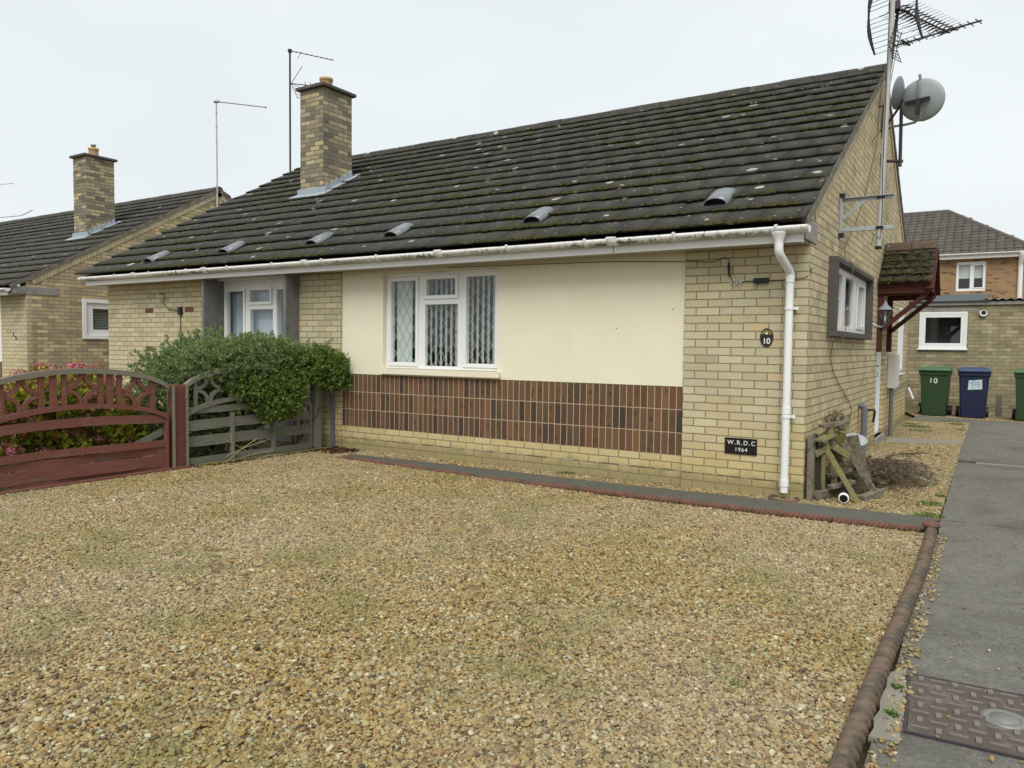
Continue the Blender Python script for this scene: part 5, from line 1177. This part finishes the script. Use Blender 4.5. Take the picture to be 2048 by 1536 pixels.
def leaves(C, D, L, W, jit=.35, fold=.25, seed=0):
    """diamond leaves: C centres (n,3) of the leaf base, D directions, lengths L, widths W"""
    r = np.random.default_rng(seed); n = len(C); D = D / np.linalg.norm(D, axis=1, keepdims=True)
    A = r.normal(size=(n, 3)); S = np.cross(D, A); S /= np.linalg.norm(S, axis=1, keepdims=True) + 1e-9; Nn = np.cross(S, D)
    L = np.asarray(L)[:, None] * np.ones((n, 1)); W = np.asarray(W)[:, None] * np.ones((n, 1))
    mid = C + D * L * .45
    V = np.stack([C, mid + S * W / 2 + Nn * W * fold, C + D * L - Nn * L * .12, mid - S * W / 2 + Nn * W * fold], 1).reshape(-1, 3)
    i = np.arange(n)[:, None] * 4; F = np.concatenate([i + [[0, 1, 2]], i + [[0, 2, 3]]], 1).reshape(-1, 3); return V, F
def shoots(centres, dirs, per, slen, L, W, seed=0):
    r = np.random.default_rng(seed); n = len(centres); C = []; D = []
    for k in range(per):
        f = k / per; base = centres + dirs * (slen * f)[:, None] if isinstance(slen, np.ndarray) else centres + dirs * slen * f
        rad = r.normal(size=(n, 3)); rad -= (rad * dirs).sum(1, keepdims=True) * dirs; rad /= np.linalg.norm(rad, axis=1, keepdims=True)
        C.append(base); D.append(rad * (1.15 - f * .7) + dirs * (.35 + f * .8))
    C = np.concatenate(C); D = np.concatenate(D); m = len(C)
    return leaves(C, D, r.uniform(.7, 1.25, m) * L, r.uniform(.7, 1.2, m) * W, seed=seed + 1)
def blob(ells, n, seed, shell=.55, up=.45):
    r = np.random.default_rng(seed); w = np.array([e[1][0] * e[1][1] * e[1][2] for e in ells]) ** (2 / 3); w /= w.sum(); P = []; Dr = []
    for e, k in zip(ells, (w * n).astype(int)):
        d = r.normal(size=(k, 3)); d /= np.linalg.norm(d, axis=1, keepdims=True); q = shell + (1 - shell) * r.random(k) ** .6
        lump = 1 + .13 * np.sin(d[:, 0] * 9 + seed) * np.sin(d[:, 1] * 8 + 1) + .10 * np.sin(d[:, 2] * 13 + d[:, 0] * 11)
        P.append(np.array(e[0]) + d * np.array(e[1]) * (q * lump)[:, None]); Dr.append(d * .8 + r.normal(size=(k, 3)) * .45 + np.array([0, 0, up]))
    P = np.concatenate(P); Dr = np.concatenate(Dr); Dr /= np.linalg.norm(Dr, axis=1, keepdims=True); return P, Dr
def stems(parent, root, tips, r=.006, mat='twig', name='stems'):
    b = MB(); root = Vector(root)
    for p in tips:
        p = Vector(p); m = root.lerp(p, .5) + Vector((random.gauss(0, .03), random.gauss(0, .03), .03)); b.tube([root + Vector((random.gauss(0, .03), random.gauss(0, .03), 0)), m, p], [r, r * .8, r * .4], 5, caps=False)
    return b.build(name, mat, parent)
SH = thing('evergreen_shrub', (-6.45, -1.3, 0), 'large rounded green shrub bulging over the fence in front of the bay window', 'shrub')
E1 = [((-5.98, -1.65, 1.10), (.25, .45, .24)), ((-5.94, -1.15, 1.16), (.26, .42, .26)), ((-5.92, -.75, 1.14), (.24, .34, .24)), ((-6.50, -1.30, .96), (.52, .66, .50)), ((-6.42, -1.90, .84), (.42, .48, .42)), ((-6.45, -.65, .98), (.48, .48, .46)), ((-6.20, -1.35, .86), (.36, .50, .46)), ((-6.2, -.75, .92), (.34, .42, .44)), ((-6.35, -1.4, .42), (.40, .80, .45)), ((-6.15, -2.2, .60), (.22, .30, .40)), ((-6.1, -1.6, .6), (.16, .5, .5))]
P, Dd = blob(E1, 9500, 2, shell=.6); k = P[:, 2] > .04; P, Dd = P[k], Dd[k]
V, Fc = shoots(P, Dd, 15, .05, .034, .0135, 4); npmesh('foliage', V, Fc, 'leafA', SH)
stems(SH, (-6.5, -1.3, 0), P[::60][:60], .012)
IV = thing('climbing_shrub', (-5.9, -.5, 0), 'darker glossy green climber spilling over the grey fence panel towards the house', 'shrub')
E2 = [((-5.84, -.95, .90), (.16, .30, .22)), ((-5.82, -.55, 1.06), (.24, .32, .22)), ((-5.80, -.22, 1.08), (.26, .26, .22)), ((-5.82, -1.35, .86), (.12, .20, .18)), ((-5.66, -.20, .98), (.16, .14, .20)), ((-5.60, -.12, 1.08), (.12, .10, .12)), ((-5.70, -.08, 1.0), (.18, .12, .22)), ((-5.78, -.95, .72), (.16, .38, .26)), ((-5.78, -.75, .66), (.10, .18, .20)), ((-5.78, -1.05, .58), (.06, .09, .16))]
P, Dd = blob(E2, 3400, 5, shell=.35, up=.15); k = (P[:, 1] < .0) | (P[:, 2] > .0) & (P[:, 0] > -5.66) & (P[:, 1] < .0); P, Dd = P[k], Dd[k]
V, Fc = shoots(P, Dd, 12, .05, .036, .015, 8); npmesh('foliage', V, Fc, 'leafB', IV)
tips = [(-5.62 + random.uniform(-.1, .12), random.uniform(-.75, -.06), random.uniform(.75, 1.28)) for _ in range(18)] + [(-5.75 + random.uniform(0, .1), random.uniform(-1.0, -.15), 1.30 + random.uniform(0, .05)) for _ in range(9)]
stems(IV, (-6.0, -.5, .0), [(x_ - .2, y_, z_) for x_, y_, z_ in tips[:10]], .008)
TP = np.array(tips); TD = np.array([(.5, .2, .4)] * len(tips)) + rng.normal(size=TP.shape) * .3; TD /= np.linalg.norm(TD, axis=1, keepdims=True)
V, Fc = shoots(TP, TD, 14, .10, .034, .013, 12); npmesh('sprays', V, Fc, 'leafB', IV)
HY = thing('hydrangea', (-6.35, -3.1, 0), 'hydrangea with pink flower heads and yellowing leaves behind the red fence panel', 'shrub')
E3 = [((-6.12, -2.85, .42), (.12, .45, .25)), ((-6.12, -3.4, .70), (.12, .5, .25)), ((-6.35, -3.05, .58), (.28, .62, .46)), ((-6.35, -3.65, .5), (.25, .45, .40)), ((-6.4, -2.55, .40), (.25, .35, .36))]
P, Dd = blob(E3, 1500, 9, shell=.35, up=.3); k = P[:, 2] > .05; P, Dd = P[k], Dd[k]
V, Fc = shoots(P, Dd, 5, .05, .080, .052, 10); npmesh('foliage', V, Fc, 'leafH', HY)
stems(HY, (-6.4, -3.1, 0), P[::15][:50], .006)
heads = [(-6.12, -3.62, .50), (-6.14, -3.78, .42), (-6.12, -3.80, .86), (-6.10, -3.70, .62), (-6.2, -3.45, 1.0), (-6.22, -3.25, 1.06), (-6.2, -3.08, 1.07), (-6.2, -2.95, 1.06), (-6.3, -2.8, 1.05), (-6.08, -3.3, .78), (-6.1, -3.12, .90), (-6.1, -2.9, .80), (-6.1, -3.5, .74), (-6.08, -2.65, .82), (-6.15, -3.85, .22), (-6.1, -3.7, .18), (-6.1, -2.9, .38), (-6.1, -3.1, .45), (-6.2, -3.6, .95), (-6.1, -2.75, .95), (-6.12, -3.0, .62), (-6.1, -3.9, .6), (-6.1, -2.6, .30), (-6.05, -3.82, .72), (-6.05, -3.68, .34), (-6.05, -3.55, .60), (-6.08, -3.2, .95), (-6.08, -3.4, .92), (-6.25, -3.55, 1.02), (-6.3, -3.35, 1.08), (-6.3, -3.0, 1.08), (-6.05, -3.45, .30), (-6.05, -3.0, .78)]
VP = []; FP = []; VQ = []; FQ = []
for i, h in enumerate(heads):
    r_ = np.random.default_rng(i); d = r_.normal(size=(90, 3)); d /= np.linalg.norm(d, axis=1, keepdims=True); rad = .095 if i < 4 else .07
    s = np.cross(d, r_.normal(size=d.shape)); s /= np.linalg.norm(s, axis=1, keepdims=True)
    v, f = leaves(np.array(h) + d * rad * np.array([1, 1, .75]) - s * .012, s + d * .2, np.full(90, .026), np.full(90, .022), seed=i)
    if i % 3 == 0 or i < 4: FP.append(f + sum(len(x) for x in VP)); VP.append(v)
    else: FQ.append(f + sum(len(x) for x in VQ)); VQ.append(v)
npmesh('flower_heads', np.concatenate(VP), np.concatenate(FP), 'petal', HY); npmesh('faded_flower_heads', np.concatenate(VQ), np.concatenate(FQ), 'petald', HY)
# low reddish shrub beside the timber
RS = thing('low_shrub', (.25, 1.5, 0), 'low straggly shrub with reddish twigs sprawling on the gravel by the gable', 'shrub')
b = MB(); tp = []; td = []
for i in range(170):
    a = random.uniform(-1.9, .75); L = random.uniform(.25, .85); x0, y0 = .14 + random.uniform(-.06, .1), 1.35 + random.uniform(-.35, .6)
    p = Vector((x0, y0, .05)); d = Vector((math.cos(a), math.sin(a), random.uniform(.25, .75))).normalized(); pts_ = [p]
    for k in range(5):
        p = p + d * L / 5; d = (d + Vector((random.gauss(0, .12), random.gauss(0, .12), -.17))).normalized()
        if p.z < .02: p.z = .02
        if p.x > .92: break
        if p.x < .03: p.x = .03
        pts_.append(p.copy()); tp.append(p.copy()); td.append(d.copy())
    if len(pts_) > 1: b.tube(pts_, .0028, 4, caps=False)
b.build('twigs', 'twig', RS)
tp = np.array(tp); td = np.array(td); td += rng.normal(size=td.shape) * .3; td /= np.linalg.norm(td, axis=1, keepdims=True); V, Fc = shoots(tp, td, 18, .11, .028, .012, 33); npmesh('foliage', V, Fc, 'redleaf', RS)
P, Dd = blob([((.08, 1.05, .58), (.10, .28, .14))], 160, 44, shell=.2); CL = thing('dry_climber', (.08, 1.1, .3), 'tangle of dry grey-green growth on the gable above the timber', 'shrub'); V, Fc = shoots(P, Dd, 8, .05, .022, .010, 45); npmesh('foliage', V, Fc, leafmat('dry_leaf', [(.10, .10, .06), (.17, .15, .10), (.08, .09, .045), (.2, .17, .1)]), CL); stems(CL, (.06, 1.2, 0), P[::8], .004)
# weeds
wc = []; wd = []
def tuft(x, y, n, r, h=.05):
    for _ in range(n):
        a = random.uniform(0, 6.28); q = r * math.sqrt(random.random()); wc.append((x + q * math.cos(a), y + q * math.sin(a), .012)); wd.append((random.gauss(0, 1.2), random.gauss(0, 1.2), .8))
for x, y, n, r in ((-2.35, -.02, 90, .09), (.96, .45, 150, .10), (1.02, .9, 60, .05), (1.0, -.12, 160, .11), (.93, -.2, 50, .06), (.28, 8.0, 420, .22), (.42, 7.3, 160, .2), (.15, 8.5, 120, .1), (.85, 9.0, 200, .14), (.75, 9.6, 120, .2), (.95, 7.9, 90, .08), (-1.2, -2.9, 40, .22), (-.4, -3.5, 26, .12), (-.25, -4.2, 30, .14), (-2.4, -2.4, 50, .3), (.35, -3.2, 26, .14), (.6, -4.0, 30, .12), (-3.3, -1.2, 60, .4), (-1.0, -1.6, 60, .4), (-.2, -2.2, 50, .4), (-2.0, -3.4, 40, .3), (1.12, -4.0, 60, .02), (1.12, -3.75, 50, .02), (-1.7, -4.0, 30, .09)): tuft(x, y, n, r)
for _ in range(70): tuft(random.uniform(-5.3, .8), random.uniform(-4.6, -1.1), random.randint(3, 10), random.uniform(.03, .16))
wc = np.array(wc); wd = np.array(wd); V, Fc = leaves(wc, wd, rng.uniform(.012, .036, len(wc)), rng.uniform(.005, .012, len(wc)), seed=5); tag(npmesh('weeds', V, Fc, 'weed'), kind='stuff')
cc = np.array([(random.uniform(-5.9, -5.3), random.uniform(-.5, -.05), .02) for _ in range(420)] + [(-5.82 + random.uniform(0, .16), random.uniform(-2.1, -.4), .02) for _ in range(260)]); dd = rng.normal(size=cc.shape) * np.array([1, 1, .25]) + np.array([0, 0, .15])
V, Fc = leaves(cc, dd, rng.uniform(.02, .045, len(cc)), rng.uniform(.012, .025, len(cc)), seed=9); tag(npmesh('fallen_leaves', V, Fc, leafmat('fallen_leaf', [(.09, .035, .02), (.05, .025, .015), (.14, .07, .03), (.03, .02, .012)], .9)), kind='stuff')
b = MB()
for p, q in (((-5.72, -1.7, .02), (-5.66, -1.32, .26)), ((-5.72, -1.62, .03), (-5.64, -1.1, .10)), ((-5.70, -1.3, .02), (-5.68, -1.72, .27)), ((-5.65, -1.75, .10), (-5.66, -1.2, .22)), ((-5.66, -1.35, .02), (-5.60, -1.0, .04)), ((-5.7, -1.6, .0), (-5.69, -1.66, .34))): b.tube([p, ((p[0] + q[0]) / 2, (p[1] + q[1]) / 2, (p[2] + q[2]) / 2 + .02), q], .005, 5)
tag(b.build('dead_twigs', 'straw', None, org=(-5.7, -1.4, 0)), 'bundle of pale dead twigs at the foot of the grey fence panel', 'twigs')
# stray stones along the drive edge are loose single stones
# ================================================================== timber heap against the gable corner
def plank(p0, p1, w, h, label, mat='oldwood', up=(0, 0, 1), name='old_timber'):
    b = MB(); b.beam(p0, p1, w, h, up); o = b.build(name, mat, None, org=p0, bevel=.003); tag(o, label, 'timber'); o['group'] = 'old timbers leaning on the gable corner'; return o
plank((.05, .06, 0), (.045, .07, .58), .05, .09, 'upright plank nearest the brick corner in the timber heap', 'oldwood2', (0, 1, 0))
plank((.11, .16, 0), (.05, .20, .58), .04, .055, 'short dark upright behind the first plank of the heap', 'darkgap', (0, 1, 0))
plank((.10, .36, 0), (.06, .38, .56), .09, .03, 'brown upright board in the shadow of the timber heap', 'oldwood2', (1, 0, 0))
plank((.22, .30, 0), (.14, .40, .66), .045, .06, 'green-tinged upright post in the middle of the heap', 'oldwood', (0, 1, 0))
plank((.08, .30, .645), (.26, .58, .67), .07, .03, 'short flat piece lying on top of the heap', 'oldwood2')
plank((.10, .10, .53), (.16, .42, .56), .10, .02, 'mossy board tilted at the top left of the heap', 'oldwood')
plank((.15, .22, .44), (.44, .12, .0), .035, .045, 'long thin mossy lath sloping down to the right in front', 'oldwood', (1, 0, 0))
plank((.24, .42, .52), (.56, .46, .0), .05, .05, 'weathered batten sloping down to the far right of the heap', 'oldwood2', (0, 1, 0))
plank((.30, .55, .55), (.42, .62, .02), .12, .02, 'wide grey board leaning behind the sloping battens', 'oldwood2', (0, 1, 0))
plank((.18, .30, .47), (.30, .38, .38), .09, .06, 'mossy square block wedged at the top of the laths', 'oldwood')
plank((.16, .28, .20), (.34, .50, .26), .09, .025, 'short board lying inside the heap above the black pipe', 'oldwood2')
plank((.44, .26, .02), (.56, .52, .06), .07, .06, 'thick offcut at the foot of the sloping battens', 'oldwood2')
plank((.10, .05, .05), (.20, .30, .05), .06, .07, 'low block on the gravel at the left of the heap', 'oldwood2')
plank((.13, .20, .0), (.12, .22, .50), .035, .02, 'narrow mossy lath standing between the uprights of the heap', 'oldwood', (0, 1, 0))
plank((.26, .36, .60), (.20, .50, .30), .05, .02, 'mossy slat hanging from the top of the heap', 'oldwood', (0, 1, 0))
plank((.36, .40, .50), (.50, .50, .04), .06, .018, 'pale split board beside the wide grey one', 'oldwood2', (0, 1, 0))
plank((.20, .14, .12), (.36, .34, .16), .07, .03, 'short grey block above the white-collared pipe', 'oldwood2')
plank((.06, .12, .40), (.15, .26, .47), .05, .05, 'broken mossy stub at the upper left of the heap', 'oldwood')
pp = thing('black_pipe', (.32, .1, .05), 'black plastic pipe with white collar poking out of the timber heap', 'pipe')
b = MB(); b.tube([(.33, .02, .055), (.26, .45, .12)], .038, 16, caps=False); b.tube([(.33, .025, .055), (.33, .03, .056)], .034, 16); b.build('tube', 'black', pp)
b = MB(); vs = []; 
for k in range(20):
    a = 2 * math.pi * k / 20
    for rr, yy_ in ((.043, .0), (.034, .0), (.043, .03), (.034, .03)): vs.append((.333 + rr * math.cos(a) - yy_ * .16, .01 + yy_, .055 + rr * math.sin(a) + yy_ * .15))
b.add(vs, [f for k in range(20) for f in ((4 * k, 4 * ((k + 1) % 20), 4 * ((k + 1) % 20) + 1, 4 * k + 1), (4 * k, 4 * k + 2, 4 * ((k + 1) % 20) + 2, 4 * ((k + 1) % 20)))], True); fixn(b.build('collar', 'white', pp))
dg = dish('old_dish', (.17, 1.72, .385), (.75, -.5, .9), .17, .085, 'small pale dish leaning on the gable wall behind the timber heap', 'dish', arm=False, dep=.03)
dg[0]['group'] = 'satellite dishes'
plank((.10, 1.9, .0), (.15, 1.76, .37), .03, .03, 'thin stick propping up the small pale dish', 'oldwood2')

# ================================================================== sky, light, camera
w = bpy.data.worlds.new('World'); scene.world = w; w.use_nodes = True; nt = w.node_tree; nt.nodes.clear()
out = nt.nodes.new('ShaderNodeOutputWorld'); bg = nt.nodes.new('ShaderNodeBackground'); sky = nt.nodes.new('ShaderNodeTexSky')
SUN_EL, SUN_AZ = R(50), R(158)      # azimuth measured from +Y clockwise: behind the viewer, a little to the left
sky.sky_type = 'NISHITA'; sky.sun_disc = False; sky.sun_elevation = SUN_EL; sky.sun_rotation = SUN_AZ; sky.air_density = 1.0; sky.dust_density = 6; sky.ozone_density = 1
def wn(t, **k):
    x = nt.nodes.new(t)
    for a, v in k.items(): setattr(x, a, v)
    return x
tc = wn('ShaderNodeTexCoord'); mp = wn('ShaderNodeMapping'); mp.inputs['Scale'].default_value = (1, 1, 2.2); nt.links.new(tc.outputs['Generated'], mp.inputs[0])
nz = wn('ShaderNodeTexNoise'); nz.inputs['Scale'].default_value = 1.6; nz.inputs['Detail'].default_value = 5; nt.links.new(mp.outputs[0], nz.inputs['Vector'])
rp = wn('ShaderNodeValToRGB'); rp.color_ramp.elements[0].position = .3; rp.color_ramp.elements[0].color = (4.6, 4.9, 5.08, 1); rp.color_ramp.elements[1].position = .7; rp.color_ramp.elements[1].color = (5.35, 5.65, 5.70, 1); nt.links.new(nz.outputs[0], rp.inputs[0])
mx = wn('ShaderNodeMix', data_type='RGBA'); mx.inputs[0].default_value = .93; nt.links.new(sky.outputs[0], mx.inputs[6]); nt.links.new(rp.outputs[0], mx.inputs[7])
nt.links.new(mx.outputs[2], bg.inputs[0]); bg.inputs[1].default_value = .10; nt.links.new(bg.outputs[0], out.inputs[0])
sl = bpy.data.lights.new('Sun', 'SUN'); sl.energy = 1.5; sl.angle = R(36); sl.color = (1, .965, .91); so = bpy.data.objects.new('Sun', sl); COL.objects.link(so)
dirv = Vector((math.sin(SUN_AZ) * math.cos(SUN_EL), math.cos(SUN_AZ) * math.cos(SUN_EL), math.sin(SUN_EL))); so.rotation_euler = dirv.to_track_quat('Z', 'Y').to_euler(); so.location = (0, -5, 30)
cam = bpy.data.cameras.new('Camera'); co = bpy.data.objects.new('Camera', cam); COL.objects.link(co); scene.camera = co
cam.sensor_width = 36; cam.sensor_fit = 'HORIZONTAL'; cam.lens = 1513.97 / 2048 * 36; cam.clip_end = 1500; cam.clip_start = .05
yaw, pit, rol = R(32.436), R(2.814), R(.655)
fw = Vector((-math.sin(yaw) * math.cos(pit), math.cos(yaw) * math.cos(pit), -math.sin(pit))); rt = Vector((math.cos(yaw), math.sin(yaw), 0)); up = rt.cross(fw)
r2 = rt * math.cos(rol) + up * math.sin(rol); u2 = -rt * math.sin(rol) + up * math.cos(rol)
mw = Matrix(((r2.x, u2.x, -fw.x, 1.3853), (r2.y, u2.y, -fw.y, -7.0141), (r2.z, u2.z, -fw.z, 1.3339), (0, 0, 0, 1))); co.matrix_world = mw
vs_ = scene.view_settings; vs_.view_transform = 'Standard'; vs_.look = 'None'; vs_.exposure = .8; vs_.gamma = 1; vs_.use_curve_mapping = False
scene.render.engine = 'CYCLES'; scene.cycles.max_bounces = 6; scene.cycles.transparent_max_bounces = 12; scene.cycles.use_denoising = True
